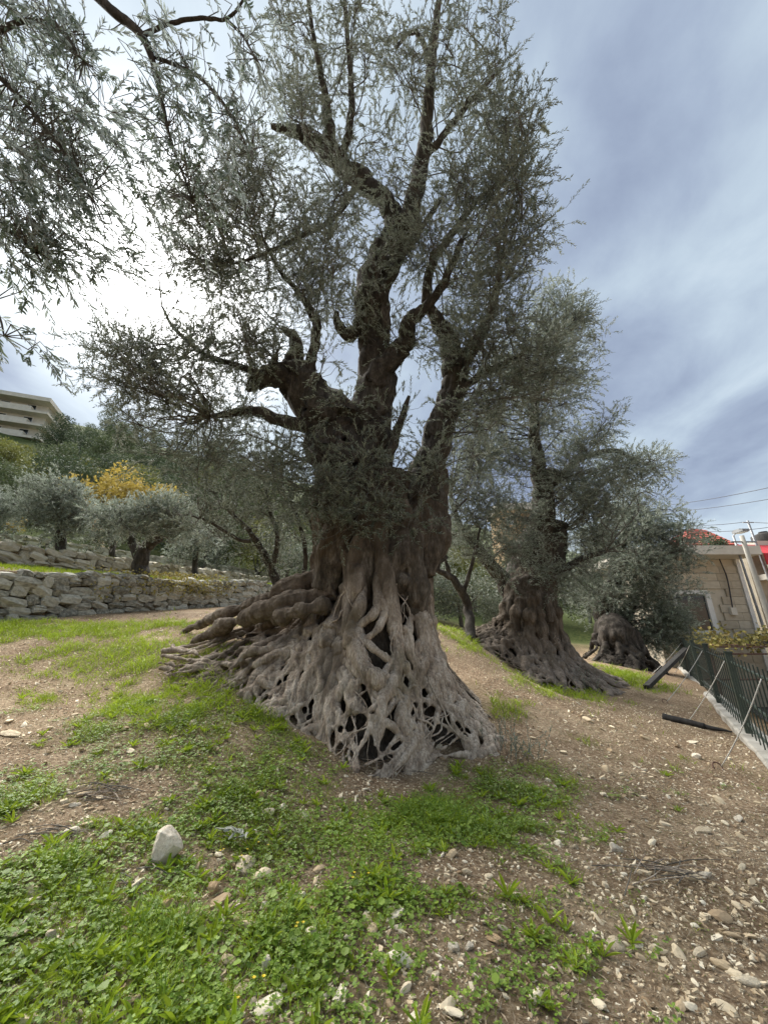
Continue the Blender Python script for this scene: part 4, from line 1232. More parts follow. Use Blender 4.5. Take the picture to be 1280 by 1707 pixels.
# ------------------------------------------------------------------ olive branches hanging in from a tree beside the photographer
near = thing('olive_tree', (-4.3, -0.6, h1(-4.3, -0.6)), 'near olive whose drooping leafy branches hang down into the upper left of the view', 'tree')
b = np.array([-4.3, -0.6, h1(-4.3, -0.6)])
limb(near, [b - [0, 0, 0.3], b + [0.1, 0.1, 1.2], b + [0.3, 0.3, 2.6], b + [0.7, 0.5, 4.0]], [0.42, 0.34, 0.28, 0.18], 71, 'trunk', 14, name='trunk')
D = lambda px, py, d: at_d(px, py, d)
near_limbs = [
    ([b + [0.5, 0.4, 3.6], D(-260, -260, 3.6), D(60, -120, 3.3), D(160, -10, 3.2), D(235, 60, 3.2), D(262, 130, 3.2), D(275, 190, 3.1), D(290, 250, 3.1), D(320, 330, 3.0)], [0.15, 0.09, 0.048, 0.038, 0.033, 0.02, 0.014, 0.010, 0.005]),
    ([D(235, 58, 3.2), D(290, 36, 3.2), D(345, 30, 3.2), D(378, 30, 3.2), D(405, 0, 3.2), D(420, -60, 3.2)], [0.02, 0.016, 0.014, 0.012, 0.010, 0.006]),
    ([D(260, 95, 3.2), D(310, 115, 3.15), D(350, 145, 3.1), D(385, 190, 3.1), D(420, 260, 3.05)], [0.016, 0.013, 0.011, 0.009, 0.005]),
    ([D(378, 32, 3.2), D(405, 60, 3.2), D(425, 95, 3.1), D(440, 120, 3.1)], [0.012, 0.01, 0.007, 0.004]),
    ([b + [0.5, 0.4, 3.4], D(-300, -40, 3.4), D(-120, 60, 3.2), D(0, 130, 3.1), D(90, 230, 3.0), D(150, 320, 2.9)], [0.11, 0.06, 0.032, 0.02, 0.012, 0.006]),
    ([b + [0.5, 0.4, 3.3], D(-320, 160, 3.2), D(-150, 280, 3.0), D(-20, 360, 2.9), D(60, 420, 2.85)], [0.11, 0.07, 0.045, 0.026, 0.01]),
    ([D(-60, 90, 3.15), D(20, 40, 3.1), D(90, 40, 3.1), D(140, 100, 3.0)], [0.03, 0.02, 0.014, 0.007]),
    ([D(-120, 300, 2.95), D(-40, 450, 2.8), D(-5, 520, 2.7), D(8, 560, 2.65)], [0.03, 0.014, 0.008, 0.005]),
]
sk = []
for i, (pts, rad) in enumerate(near_limbs):
    limb(near, pts, rad, 80 + i, 'limb', 8, name='branch', rough=0.12, ridges=0.04, wob=0.3, n=9 * len(pts))
    sk.append(catmull(pts, 30)[8:])
sk = np.concatenate(sk)
rgx = np.random.default_rng(77)
specs = []      # px, py, spread x, spread y, depth, number, direction (screen x, screen y up)
near_shoots = [(60, 120, 90, 90, 3.1, 64, (0.6, -0.5)), (30, 270, 90, 80, 3.0, 74, (0.7, -0.5)), (110, 200, 70, 70, 3.0, 42, (0.8, -0.5)), (50, 390, 80, 60, 2.9, 62, (0.8, -0.45)), (140, 330, 60, 70, 2.9, 26, (0.9, -0.4)),
               (20, 30, 60, 50, 3.1, 24, (0.4, -0.6)), (120, 60, 50, 40, 3.1, 16, (0.6, -0.4)), (200, 180, 30, 30, 3.0, 8, (0.8, -0.2)), (290, 210, 40, 60, 3.0, 13, (0.4, -0.8)), (330, 140, 50, 40, 3.1, 11, (0.5, -0.8)), (385, 210, 35, 50, 3.0, 10, (0.5, -0.8)),
               (400, 60, 40, 40, 3.1, 10, (0.4, -0.6)), (270, 20, 40, 25, 3.2, 6, (0.5, 0.4)), (340, 300, 45, 50, 3.0, 12, (0.6, -0.9)), (200, 270, 30, 30, 2.9, 8, (0.8, -0.3)), (210, 410, 30, 25, 2.9, 5, (0.9, -0.5)), (130, 440, 60, 20, 2.85, 12, (0.7, -0.7)), (60, 460, 40, 25, 2.8, 7, (0.5, -0.8)),
               (70, 585, 14, 14, 2.5, 3, (0.7, -0.7)), (0, 560, 10, 12, 2.6, 3, (0.4, -0.9)), (255, 340, 50, 60, 3.0, 12, (0.5, -0.7)), (330, 220, 50, 60, 3.1, 9, (0.5, -0.8)), (380, 330, 40, 60, 3.2, 8, (0.5, -0.8)), (290, 120, 50, 40, 3.1, 7, (0.5, -0.7)), (430, 120, 30, 60, 3.1, 7, (0.5, -0.7))]
Pb, Pd, Pl = [], [], []
for px, py, sx, sy, d, n, (ux, uy) in near_shoots:
    for k in range(int(n * 1.7)):
        Pb.append(D(px + rgx.normal() * sx * 0.7 - ux * 22, py + rgx.normal() * sy * 0.7 + uy * 22, d + rgx.normal() * 0.22))
        v = np.array([ux, rgx.normal() * 0.45, uy]) + rgx.normal(size=3) * 0.32
        Pd.append(v); Pl.append(rgx.uniform(0.16, 0.34))
Pb, Pd, Pl = np.array(Pb), nrm(Pd), np.array(Pl)
LP, LD, LN, LL, LW, mid, tip = sprig_leaves(rgx, Pb, Pd, Pl, 17, 0.074, 0.25, 0.25, 0.62)
# the leaves that show largest are leaves one by one, the rest of the foliage one mass
dep = (LP - EYE) @ np.array([0, CP, SP])
u_ = (LP[:, 0]) / dep; v_ = ((LP - EYE) @ np.array([0, -SP, CP])) / dep
inside = (np.abs(u_) < 0.98) & (np.abs(v_) < 1.3) & (dep > 0.5)
score = np.where(inside, LL / dep, 0)
order = np.argsort(-score)[:280]
lm = mesh_np('leaf', LEAF6 * np.array([0.25, 1, 1]), [np.array([[0, 3, 2, 1], [0, 5, 4, 3]])], M['leaf_near'], True)
S_ = nrm(np.cross(LD, LN)); N_2 = np.cross(S_, LD)
for i in order:
    o = link('leaf', lm, near)
    mw = Matrix([[*(a * LL[i])] for a in (S_[i], LD[i], N_2[i])]).transposed().to_4x4()
    mw.translation = Vector(LP[i])
    o.matrix_basis = mw
keep = np.ones(len(LP), bool); keep[order] = False
v, f = leaf_cards(LP[keep], LD[keep], LN[keep], LL[keep], LW[keep], LEAF6)
add_leaves('foliage', v, f, M['leaf_near'], near)
# stems and side twigs
tw = MB()
v, f = thin_twigs(np.stack([Pb, mid, tip], 1), 0.0022, 0.0012); tw.add(v, [f])
dist = ((sk[None] - Pb[:, None]) ** 2).sum(-1)
src = sk[dist.argmin(1)]
m1 = (src + Pb) / 2 + rgx.normal(size=Pb.shape) * 0.05 + [0, 0, 0.04]
sel = np.sqrt(dist.min(1)) < 0.9
v, f = thin_twigs(np.stack([src, m1, Pb], 1)[sel], 0.005, 0.0022); tw.add(v, [f])
o = tw.build('twigs', M['twig'], near); o['kind'] = 'stuff'

# ------------------------------------------------------------------ dry stone walls
def rock_mesh(seed, mat, sub=2, planes=7, squash=(1, 1, 1), smooth=False, box=0.0, name='stone'):
    """a faceted stone about 1 m across"""
    import bmesh
    r_ = np.random.default_rng(seed)
    bm = bmesh.new()
    if box:
        bmesh.ops.create_cube(bm, size=1.0)
        bmesh.ops.subdivide_edges(bm, edges=bm.edges[:], cuts=1, use_grid_fill=True)
    else:
        bmesh.ops.create_icosphere(bm, subdivisions=sub, radius=0.5)
    P = np.array([v.co[:] for v in bm.verts])
    F = np.array([[v.index for v in f.verts] for f in bm.faces])
    bm.free()
    if box:
        rad = np.linalg.norm(P, axis=1, keepdims=True)
        P = P * (1 - box) + P / np.maximum(rad, 1e-6) * 0.62 * box
        P = P + r_.normal(size=P.shape) * 0.045
    else:
        for k in range(planes):
            n = nrm(r_.normal(size=3)); dd = r_.uniform(0.24, 0.42)
            s = P @ n - dd
            P = P - np.where(s > 0, s, 0)[:, None] * n
        P = P + 0.10 * fbm(P * 2.2 + seed * 7.1, 3, seed)[:, None] * nrm(P)
    P = P * np.array(squash)
    return mesh_np(name, P, [F], mat, smooth)


WSTONES = [rock_mesh(300 + k, M['wallstone'], box=0.62) for k in range(8)]
PSTONES = [rock_mesh(320 + k, M['wallstone_pale'], box=0.55) for k in range(8)]


def dry_wall(label, seed, base_fn, height_fn, s0, s1, course, length, meshes, thick=0.5, stuff=False, lean=0.08, seen=None):
    """base_fn(s) -> foot of the wall, facing -WN (downhill)"""
    r_ = np.random.default_rng(seed)
    p0 = base_fn((s0 + s1) / 2)
    root = thing('stone_wall', tuple(p0), label, 'wall', 'dry stone terrace walls')
    # packed earth behind the faces
    mb = MB()
    n = 30
    V = []
    for i in range(n + 1):
        s = s0 + (s1 - s0) * i / n
        p = base_fn(s); h = height_fn(s)
        for off, z in ((0.16, -0.3), (0.16 + lean, h - 0.10), (thick + 0.1, h - 0.08), (thick + 0.1, -0.3)):
            V.append([p[0] + WN[0] * off, p[1] + WN[1] * off, p[2] + z])
    F = []
    for i in range(n):
        for j in range(4):
            a, b_ = i * 4 + j, i * 4 + (j + 1) % 4
            F.append([a, b_, b_ + 4, a + 4])
    F += [[3, 2, 1, 0], [n * 4, n * 4 + 1, n * 4 + 2, n * 4 + 3]]
    mb.add(V, [np.array(F)])
    mb.build('earth_fill', M['dark_earth'], root)
    hmax = height_fn((s0 + s1) / 2)
    z = -0.08
    items = []
    c = 0
    while True:
        ch = course * r_.uniform(0.75, 1.3)
        s = s0 + r_.uniform(0, length)
        any_ = False
        while s < s1:
            ln = length * r_.uniform(0.55, 1.6)
            h = height_fn(s + ln / 2)
            if z + ch * 0.55 < h:
                zz = z + ch / 2 + r_.normal() * 0.02
                hh = ch * r_.uniform(0.85, 1.2)
                if r_.random() < 0.22 and ln < length * 1.1:      # two small ones stacked
                    items.append((s + ln / 2, zz - hh * 0.25, ln, hh * 0.52)); items.append((s + ln / 2, zz + hh * 0.27, ln * 0.9, hh * 0.5))
                else:
                    items.append((s + ln / 2, zz, ln, hh))
                any_ = True
            s += ln * 0.97
        z += ch * 0.93
        c += 1
        if not any_ or c > 14:
            break
    acc = MB()
    for s, zz, ln, hh in items:
        p = base_fn(s)
        h = height_fn(s)
        dep = thick * r_.uniform(0.75, 1.0)
        off = dep / 2 - 0.02 + lean * max(0, zz) / max(h, 0.1) + r_.normal() * 0.03
        q = (p[0] + WN[0] * off, p[1] + WN[1] * off, p[2] + zz)
        ang = math.atan2(WD[1], WD[0]) + r_.normal() * 0.06 + (math.pi if r_.random() < 0.5 else 0)
        mm = meshes[r_.integers(len(meshes))]
        if stuff:
            co = np.empty(len(mm.vertices) * 3, np.float32); mm.vertices.foreach_get('co', co)
            P = co.reshape(-1, 3) * np.array([ln * 1.06, dep, hh * 1.08])
            ca, sa = math.cos(ang), math.sin(ang)
            P = P @ np.array([[ca, sa, 0], [-sa, ca, 0], [0, 0, 1]]) + np.array(q)
            li = np.array([list(f.vertices) for f in mm.polygons])
            acc.add(P, [li])
        else:
            o = link('stone', mm, root)
            o.location = q
            o.rotation_euler = (r_.normal() * 0.12, r_.normal() * 0.14, ang)
            o.scale = (ln * 1.0, dep, hh * r_.uniform(0.95, 1.1))
    if stuff:
        o = acc.build('stones', meshes[0].materials[0], root)
        o['kind'] = 'stuff'
    print(label, len(items))
    return root


def baseA(s):
    q = W0 + WD * s
    return np.array([q[0], q[1], h1(q[0] - WN[0] * 0.1, q[1] - WN[1] * 0.1) - 0.03])


def baseB(s):
    q = W0 + WD * s + WN * DB
    return np.array([q[0], q[1], zB(s)])


def baseC(s):
    q = W0 + WD * s + WN * DC
    return np.array([q[0], q[1], h1(q[0] - WN[0] * 0.3, q[1] - WN[1] * 0.3)])


dry_wall('front dry stone wall of large grey lichened stones above the green strip of grass', 401, baseA, lambda s: float(hA(s)), -3.2, 11.5, 0.235, 0.42, WSTONES)
dry_wall('middle dry stone wall of paler stones, behind the pruned V shaped olive', 402, baseB, lambda s: HB, -1.5, 18.5, 0.22, 0.42, PSTONES)
dry_wall('upper low dry stone wall, farthest of the terrace walls, half hidden by olives', 403, baseC, lambda s: HC, -1.0, 24.0, 0.26, 0.5, PSTONES, stuff=True)
# short wall of pale stones seen between the trunks, right of the largest olive
_b = at_y(740, 1000, 20.0)


# ------------------------------------------------------------------ trees on the hillside
def hill_tree_meshes(seed, mat, h=5.0, w=2.4, n=3600, leaf=0.20, trunk_h=1.2, open_=False):
    r_ = np.random.default_rng(seed)
    blobs = []
    k = 16
    for i in range(k):
        a = r_.uniform(0, 2 * math.pi); zz = r_.uniform(0.15, 1.0)
        rr = w * (0.35 + 0.65 * math.sqrt(max(0, 1 - (zz * 1.25 - 0.45) ** 2))) * math.sqrt(r_.random()) * 0.85
        blobs.append((np.array([rr * math.cos(a), rr * math.sin(a), trunk_h + zz * (h - trunk_h) * 0.9]), r_.uniform(0.28, 0.46) * w))
    P, D, Nn = [], [], []
    per = n // k
    for c, rad in blobs:
        u = nrm(r_.normal(size=(per, 3)))
        q = c + u * rad * (r_.uniform(0.25, 1, (per, 1)) ** 0.4)
        P.append(q); D.append(nrm(u * 0.6 + r_.normal(size=(per, 3)) * 0.8 + [0, 0, 0.25])); Nn.append(nrm(r_.normal(size=(per, 3)) + u * 0.6 + [0, 0, 0.6]))
    P, D, Nn = map(np.concatenate, (P, D, Nn))
    L = leaf * r_.uniform(0.6, 1.3, len(P))
    v, f = leaf_cards(P, D, Nn, L, L * 0.55, LEAF4)
    cm = mesh_np('crown', v, [f], mat, False)
    mb = MB()
    mb.tube([(0, 0, -0.6), (0.05, 0, trunk_h * 0.6), (0.1, 0.05, trunk_h * 1.2), (0, 0.1, h * 0.75)], [0.16, 0.13, 0.10, 0.02], 7, n=12)
    for c, rad in blobs[:9]:
        mb.tube([(0.06, 0.03, trunk_h * r_.uniform(0.6, 1.3)), tuple(c * 0.55 + np.array([0, 0, trunk_h * 0.5])), tuple(c)], [0.06, 0.04, 0.012], 5, n=7)
    tm = mb.mesh('trunk', M['twig'])
    return cm, tm


KINDS = {}
for i, (k, mat, h, w_, n, lf, th) in enumerate((('green', 'tree_green', 5.5, 2.6, 5200, 0.20, 0.8), ('green', 'tree_green', 4.6, 2.3, 4600, 0.19, 0.6), ('dark', 'tree_dark', 7.0, 2.4, 5200, 0.21, 0.8), ('dark', 'tree_dark', 5.5, 2.6, 5200, 0.2, 0.6),
                                                 ('olive', 'tree_olive', 4.0, 2.3, 4200, 0.18, 1.0), ('yellow', 'tree_yellow', 4.8, 2.1, 3000, 0.20, 0.8), ('yellow', 'tree_yellow', 4.0, 2.0, 2800, 0.19, 0.7), ('lime', 'tree_lime', 4.6, 2.4, 4200, 0.2, 0.7))):
    KINDS.setdefault(k, []).append(hill_tree_meshes(500 + i, M[mat], h, w_, n, lf, th))
HLAB = {'green': 'mid green leafy tree among others on the wooded hillside', 'dark': 'dark evergreen tree among others on the wooded hillside', 'olive': 'grey green olive tree on the slope below the wooded hillside',
        'yellow': 'autumn yellow tree standing out on the wooded hillside', 'lime': 'yellowish green tree among others on the wooded hillside'}
rh = np.random.default_rng(88)


def hill_tree(kind, x, y, sc=1.0, label=None):
    cm, tm = KINDS[kind][rh.integers(len(KINDS[kind]))]
    if not label:
        dep = y * CP + (h1(x, y) + 2 - EYE[2]) * SP
        px = 640 + 640 * x / dep
        where = ('just below the apartment building' if px < 110 and y > 48 else 'at the left end of the hillside above the terraces' if px < 110 else 'around the golden yellow trees on the hillside' if px < 275 and y < 60 else
                 'on the ridge right of the apartment building' if px < 400 and y >= 60 else 'behind the young leaning olive' if px < 450 else 'seen through the branches of the largest olive' if px < 740 else 'behind the second ancient olive')
        label = {'green': 'mid green leafy tree ', 'dark': 'dark evergreen tree ', 'olive': 'grey green olive tree ', 'yellow': 'autumn yellow tree ', 'lime': 'yellowish green tree '}[kind] + where
        grp = kind + ' trees ' + where
    else:
        grp = None
    root = thing('olive_tree' if kind == 'olive' else 'hillside_tree', (0, 0, 0), label, 'tree', grp)
    link('crown', cm, root); link('trunk', tm, root)
    root.location = (x, y, h1(x, y) - 0.1)
    root.rotation_euler = (0, 0, rh.uniform(0, 6.28))
    root.scale = (sc * rh.uniform(0.9, 1.15), sc * rh.uniform(0.9, 1.15), sc * rh.uniform(0.88, 1.15))


def hill_at(kind, px, Y, sc=1.0, label=None):
    """a tree on the hillside in the direction of that photo column, Y metres away"""
    x, y = at_y(px, 853.5, Y)[:2]
    x = (px - 640) / 640 * Y * 1.02
    for _ in range(6):           # the slope changes the distance a little
        z = h1(x, Y)
        dep = Y * CP + (z + 2 - EYE[2]) * SP
        x = (px - 640) / 640 * dep
    hill_tree(kind, x, Y, sc, label)


# rows from near to far
row = lambda Y, pxs, kinds, s: [hill_at(kinds[rh.integers(len(kinds))], px + rh.normal() * 10, Y * rh.uniform(0.95, 1.06), s * rh.uniform(0.85, 1.2)) for px in pxs]
hill_at('yellow', 168, 29, 1.5, 'rounded golden yellow tree behind the terrace olives, left of its yellow neighbour')
hill_at('yellow', 250, 30, 1.35, 'smaller golden yellow tree partly hidden by the largest olive crown')
hill_at('yellow', 38, 23.5, 0.30, 'small bright yellow bush on the edge of the middle terrace')
row(26, (-60, 0, 50, 305, 350), ['green', 'olive', 'dark'], 0.75)
row(30, (-40, 20, 75, 305, 360, 420), ['green', 'lime', 'dark'], 0.95)
row(36, (-60, 0, 45, 100, 150, 205, 270, 330, 390, 450, 520), ['dark', 'green', 'lime'], 1.05)
row(43, (-50, 15, 70, 112, 160, 215, 270, 330, 400, 470, 540), ['dark', 'green', 'green', 'lime'], 1.1)
row(52, (105, 145, 190, 240, 290, 350, 420, 500, 580), ['dark', 'green', 'lime'], 1.2)
row(62, (130, 170, 220, 280, 340, 410, 490, 580, 660), ['dark', 'green', 'lime'], 1.3)
row(73, (125, 155, 195, 240, 300, 370, 450, 540), ['dark', 'green'], 1.45)
row(86, (150, 200, 250, 300, 350, 400, 450, 500, 560), ['dark', 'green'], 1.6)
row(100, (180, 240, 300, 360, 420, 480, 540, 600), ['dark', 'green'], 1.8)
row(24, (480, 560, 640, 700, 760, 830), ['olive', 'green', 'olive'], 0.8)
row(30, (560, 640, 720, 790, 850, 920, 985), ['olive', 'green', 'lime'], 0.9)
row(38, (620, 700, 770, 840, 900, 960, 1020), ['green', 'olive', 'dark'], 1.0)
row(50, (700, 780, 860, 930, 1000, 1050), ['green', 'dark'], 1.2)
hill_at('dark', 1050, 27, 0.95, 'dark tree rising behind the drooping foliage of the third old olive')
hill_at('olive', 1095, 30, 0.9, 'grey green tree beside the stone house, behind the green fence')
hill_at('olive', 1075, 26, 0.7, 'low grey tree in the gap between the fence and the stone house')

# bare shrub with pale branches on the upper terrace
bs = np.array([*at_y(190, 860, 22)[:2], 0]); bs[2] = h1(bs[0], bs[1])
root = thing('bare_shrub', tuple(bs), 'leafless shrub of pale grey branches in front of the yellow trees', 'shrub')
for k in range(9):
    r_ = np.random.default_rng(640 + k)
    a = r_.uniform(0, 6.28); L = r_.uniform(1.6, 2.8)
    e = bs + np.array([math.cos(a) * 0.9, math.sin(a) * 0.9, L])
    m1 = (bs + e) / 2 + r_.normal(size=3) * 0.15
    mb = MB().tube([bs, m1, e], [0.045, 0.03, 0.01], 5, n=8)
    for q in range(5):
        s_ = m1 + (e - m1) * r_.random()
        mb.tube([s_, s_ + r_.normal(size=3) * 0.25 + [0, 0, 0.3], s_ + r_.normal(size=3) * 0.3 + [0, 0, 0.7]], [0.02, 0.012, 0.004], 4, n=5)
    mb.build('branch', M['stone'], root, True)

# yellowing creeper over the front wall
r_ = np.random.default_rng(91)
n = 1500
s = np.concatenate([r_.normal(5.2, 0.9, n // 2), r_.normal(6.8, 0.8, n // 4), r_.uniform(2, 8, n - n // 2 - n // 4)])
bA = np.array([baseA(q) for q in np.linspace(0, 11, 45)])
zz = np.interp(s, np.linspace(0, 11, 45), bA[:, 2])
d = r_.uniform(-0.12, 1.3, n) * (r_.random(n) < 0.7) - 0.1
q = W0 + WD * s[:, None] + WN * d[:, None]
hh = hA(s)
z = np.where(d > 0.1, H(q[:, 0], q[:, 1]) + r_.uniform(0.02, 0.28, n), zz + hh * r_.uniform(0.25, 1.05, n) ** 0.6)
P = np.c_[q, z]
v, f = leaf_cards(P, nrm(r_.normal(size=(n, 3)) - [WN[0] * 0.5, WN[1] * 0.5, 0.2]), nrm(r_.normal(size=(n, 3)) * 0.5 - [WN[0], WN[1], -0.7]), r_.uniform(0.05, 0.12, n), r_.uniform(0.04, 0.09, n), LEAF6)
o = link('creeper', mesh_np('creeper', v, [f], M['creeper'], False))
tag(o, 'yellowing creeper trailing over the front dry stone wall', 'creeper', None, 'stuff')

# ------------------------------------------------------------------ apartment building on the hilltop
bx = at_y(66, 735, 78.0)
ang = R(20)
apt = thing('apartment_building', (0, 0, 0), 'pale apartment building with deep balconies on top of the wooded hill', 'building')
# local frame: x along the front, y into the depth; front right corner at the origin
Wf, Df, fl = 26.0, 20.0, 3.3
base_z = -9.0
levels = [base_z + i * fl for i in range(6)]
mb = MB(); mb.box((-Wf / 2, Df / 2, (base_z + levels[-1]) / 2), (Wf, Df, levels[-1] - base_z)); mb.build('wall', M['plaster'], apt)
for i, zl in enumerate(levels[1:]):
    top = i == len(levels) - 2
    mb = MB(); ov = 2.4 if not top else 2.9
    mb.box((-Wf / 2 + 0.3, Df / 2 - ov / 2, zl), (Wf + 1.8, Df + ov, 0.55 if not top else 1.0))
    mb.build('roof' if top else 'floor_slab', M['plaster'], apt)
    if not top:
        mb = MB()
        mb.box((-Wf / 2 - 1.0, -2.25, zl + 0.75), (Wf - 2.4, 0.18, 1.0)); mb.box((-2.3, -1.2, zl + 0.75), (0.18, 1.92, 1.0))
        mb.build('balcony_parapet', M['plaster'], apt)
for i, zl in enumerate(levels[:-1]):
    for k in range(5):
        xw = -3.2 - k * 5.0
        o = MB().box((xw, -0.04, zl + 1.75), (1.9, 0.14, 2.0)).build('window', M['white_trim'], apt)
        MB().box((xw, -0.12, zl + 1.75), (1.6, 0.06, 1.7)).build('pane', M['glass'], o)
    for k in range(3):
        yw = 4 + k * 6.0
        o = MB().box((0.04, yw, zl + 1.9), (0.14, 1.3, 1.3)).build('window', M['white_trim'], apt)
        MB().box((0.12, yw, zl + 1.9), (0.06, 1.05, 1.05)).build('pane', M['glass'], o)
MB().box((-10.0, 8.0, levels[-1] + 1.0), (9.0, 6.0, 1.6)).build('stair_tower', M['plaster_dim'], apt)
mb = MB()
for k in range(12):
    mb.box((-10 + k * 0.8, -2.3, levels[-1] + 0.7), (0.06, 0.06, 0.5))
apt.location = at_y(83, 676, 80.0) - np.array([0, 0, levels[-1]])
apt.rotation_euler = (0, 0, ang)

# ------------------------------------------------------------------ stone house across the street
hx0, hx1, hy, hz0, hz1 = 13.8, 18.75, 20.0, STREET_Z - 0.15, 5.65
house = thing('stone_house', (hx1, hy, hz0), 'sandstone house with an overhanging flat concrete roof across the street', 'house')
MB().box(((hx0 + hx1) / 2, hy + 2.3, (hz0 + hz1) / 2), (hx1 - hx0, 4.0, hz1 - hz0)).build('wall', M['house_stone'], house)
# facing blocks, course by course, round the window
bh = 0.40
rb = np.random.default_rng(12)
zc_, row_i = hz0 + 0.1, 0
bm_block = mesh_np('block', MB().box((0, 0, 0), (1, 1, 1)).V[0], [np.array([[0, 2, 3, 1], [4, 5, 7, 6], [0, 1, 5, 4], [2, 6, 7, 3], [0, 4, 6, 2], [1, 3, 7, 5]])], M['house_stone'], False)
wx0, wx1, wz0, wz1 = 15.0, 16.55, 2.05, 3.75
nb = 0
while zc_ + bh < hz1:
    x = hx0 - (0.35 if row_i % 2 else 0)
    while x < hx1 - 0.02:
        ln = rb.uniform(0.55, 0.95)
        a, b_ = max(x, hx0), min(x + ln, hx1)
        if b_ > a + 0.1 and b_ > 14.0 and not (b_ > wx0 - 0.1 and a < wx1 + 0.28 and zc_ + bh > wz0 - 0.15 and zc_ < wz1 + 0.25):
            o = link('block', bm_block, house)
            o.location = ((a + b_) / 2, hy + 0.26 + rb.normal() * 0.004, zc_ + bh / 2)
            o.scale = (b_ - a - 0.015, 0.1, bh - 0.015)
            nb += 1
        x += ln
    zc_ += bh
    row_i += 1
print('blocks', nb)
o = MB().box(((wx0 + wx1) / 2, hy + 0.235, (wz0 + wz1) / 2), (wx1 - wx0, 0.09, wz1 - wz0)).build('window', M['glass'], house)
mb = MB()
mb.box((wx1 + 0.12, hy + 0.2, (wz0 + wz1) / 2), (0.26, 0.2, wz1 - wz0 + 0.2)); mb.box((wx0 - 0.05, hy + 0.2, (wz0 + wz1) / 2), (0.1, 0.2, wz1 - wz0 + 0.2))
mb.box(((wx0 + wx1) / 2, hy + 0.195, wz1 + 0.16), (wx1 - wx0 + 0.3, 0.19, 0.2)); mb.box(((wx0 + wx1) / 2, hy + 0.185, wz0 - 0.1), (wx1 - wx0 + 0.4, 0.26, 0.14))
mb.build('frame', M['white_trim'], o)
MB().box(((hx0 + hx1) / 2 - 0.2, hy + 1.8, hz1 + 0.24), (hx1 - hx0 + 1.0, 5.6, 0.46)).build('roof', M['plaster'], house)
MB().box((hx0 + 2.0, hy + 3, hz1 + 0.75), (3.0, 2.2, 0.55)).build('parapet', M['white_trim'], house)
MB().box((hx1 - 0.0, hy + 0.21, (hz0 + hz1) / 2), (0.2, 0.14, hz1 - hz0)).build('corner_pilaster', M['white_trim'], house)
o = MB().box((hx1 - 1.0, hy + 0.12, 2.95), (0.28, 0.16, 0.36)).build('meter_box', M['plaster'], house)
MB().tube([(hx1 - 0.95, hy + 0.12, hz1), (hx1 - 0.85, hy + 0.1, 4.6), (hx1 - 1.0, hy + 0.1, 3.1)], [0.03] * 3, 6, n=10).build('cable', M['wire'], o)

# pergola with a yellowing vine in front of the house
pg = thing('pergola', (16.2, 18.0, STREET_Z), 'rusty pipe pergola in front of the sandstone house', 'pergola')
for x in (14.4, 17.6, 20.4):
    MB().tube([(x, 18.0, STREET_Z - 0.1), (x, 18.0, 1.3)], 0.055, 8).build('post', M['rust'], pg)
for z in (1.28, 0.98, -0.05):
    MB().tube([(13.6, 18.0, z), (21.2, 18.0, z)], 0.04, 6).build('rail', M['rust'], pg)
for k in range(9):
    MB().tube([(13.8 + k * 0.9, 17.9, 1.36), (13.8 + k * 0.9, 19.9, 1.36)], 0.03, 6).build('crossbar', M['rust'], pg)
r_ = np.random.default_rng(14)
n = 1500
P = np.c_[r_.uniform(13.6, 21.4, n), r_.uniform(17.6, 19.6, n), 1.42 + np.abs(r_.normal(size=n)) * 0.28]
P[:, 2] += 0.3 * vnoise(P * 1.2, 5) - (r_.random(n) < 0.18) * r_.uniform(0.1, 0.6, n)
v, f = leaf_cards(P, nrm(r_.normal(size=(n, 3))), nrm(r_.normal(size=(n, 3)) + [0, -0.8, 0.8]), r_.uniform(0.10, 0.2, n), r_.uniform(0.10, 0.18, n), LEAF6)
vine = thing('grape_vine', (17.6, 18.05, STREET_Z), 'yellowing grape vine growing over the rusty pergola', 'vine')
o = link('leaves', mesh_np('leaves', v, [f], M['vine'], False), vine); o['kind'] = 'stuff'
MB().tube([(17.75, 18.1, STREET_Z), (17.7, 18.15, 0.2), (17.9, 18.1, 1.4)], [0.05, 0.04, 0.03], 6, n=12).build('stem', M['twig'], vine)
mb = MB()
for k in range(5):
    mb.tube([(17.8, 18.1, 1.4), (17.8 + r_.uniform(-3.5, 3), 18.4, 1.5), (17.8 + r_.uniform(-4, 3.2), 19, 1.45)], [0.025, 0.018, 0.01], 5, n=10)
mb.build('canes', M['twig'], vine)

# dark hedge by the street at the far right
r_ = np.random.default_rng(15)
n = 2600
P = np.c_[r_.uniform(16.9, 20, n), r_.uniform(16.2, 17.3, n), r_.uniform(STREET_Z, 0.25, n)]
P[:, 2] += 0.35 * vnoise(P * 1.5, 6)
v, f = leaf_cards(P, nrm(r_.normal(size=(n, 3))), nrm(r_.normal(size=(n, 3)) + [0, -0.5, 0.8]), r_.uniform(0.08, 0.16, n), r_.uniform(0.05, 0.1, n), LEAF4)
hd = thing('hedge', (18.4, 16.7, STREET_Z), 'dark green hedge in front of the rusty pergola', 'hedge')
o = link('foliage', mesh_np('foliage', v, [f], M['tree_dark'], False), hd); o['kind'] = 'stuff'

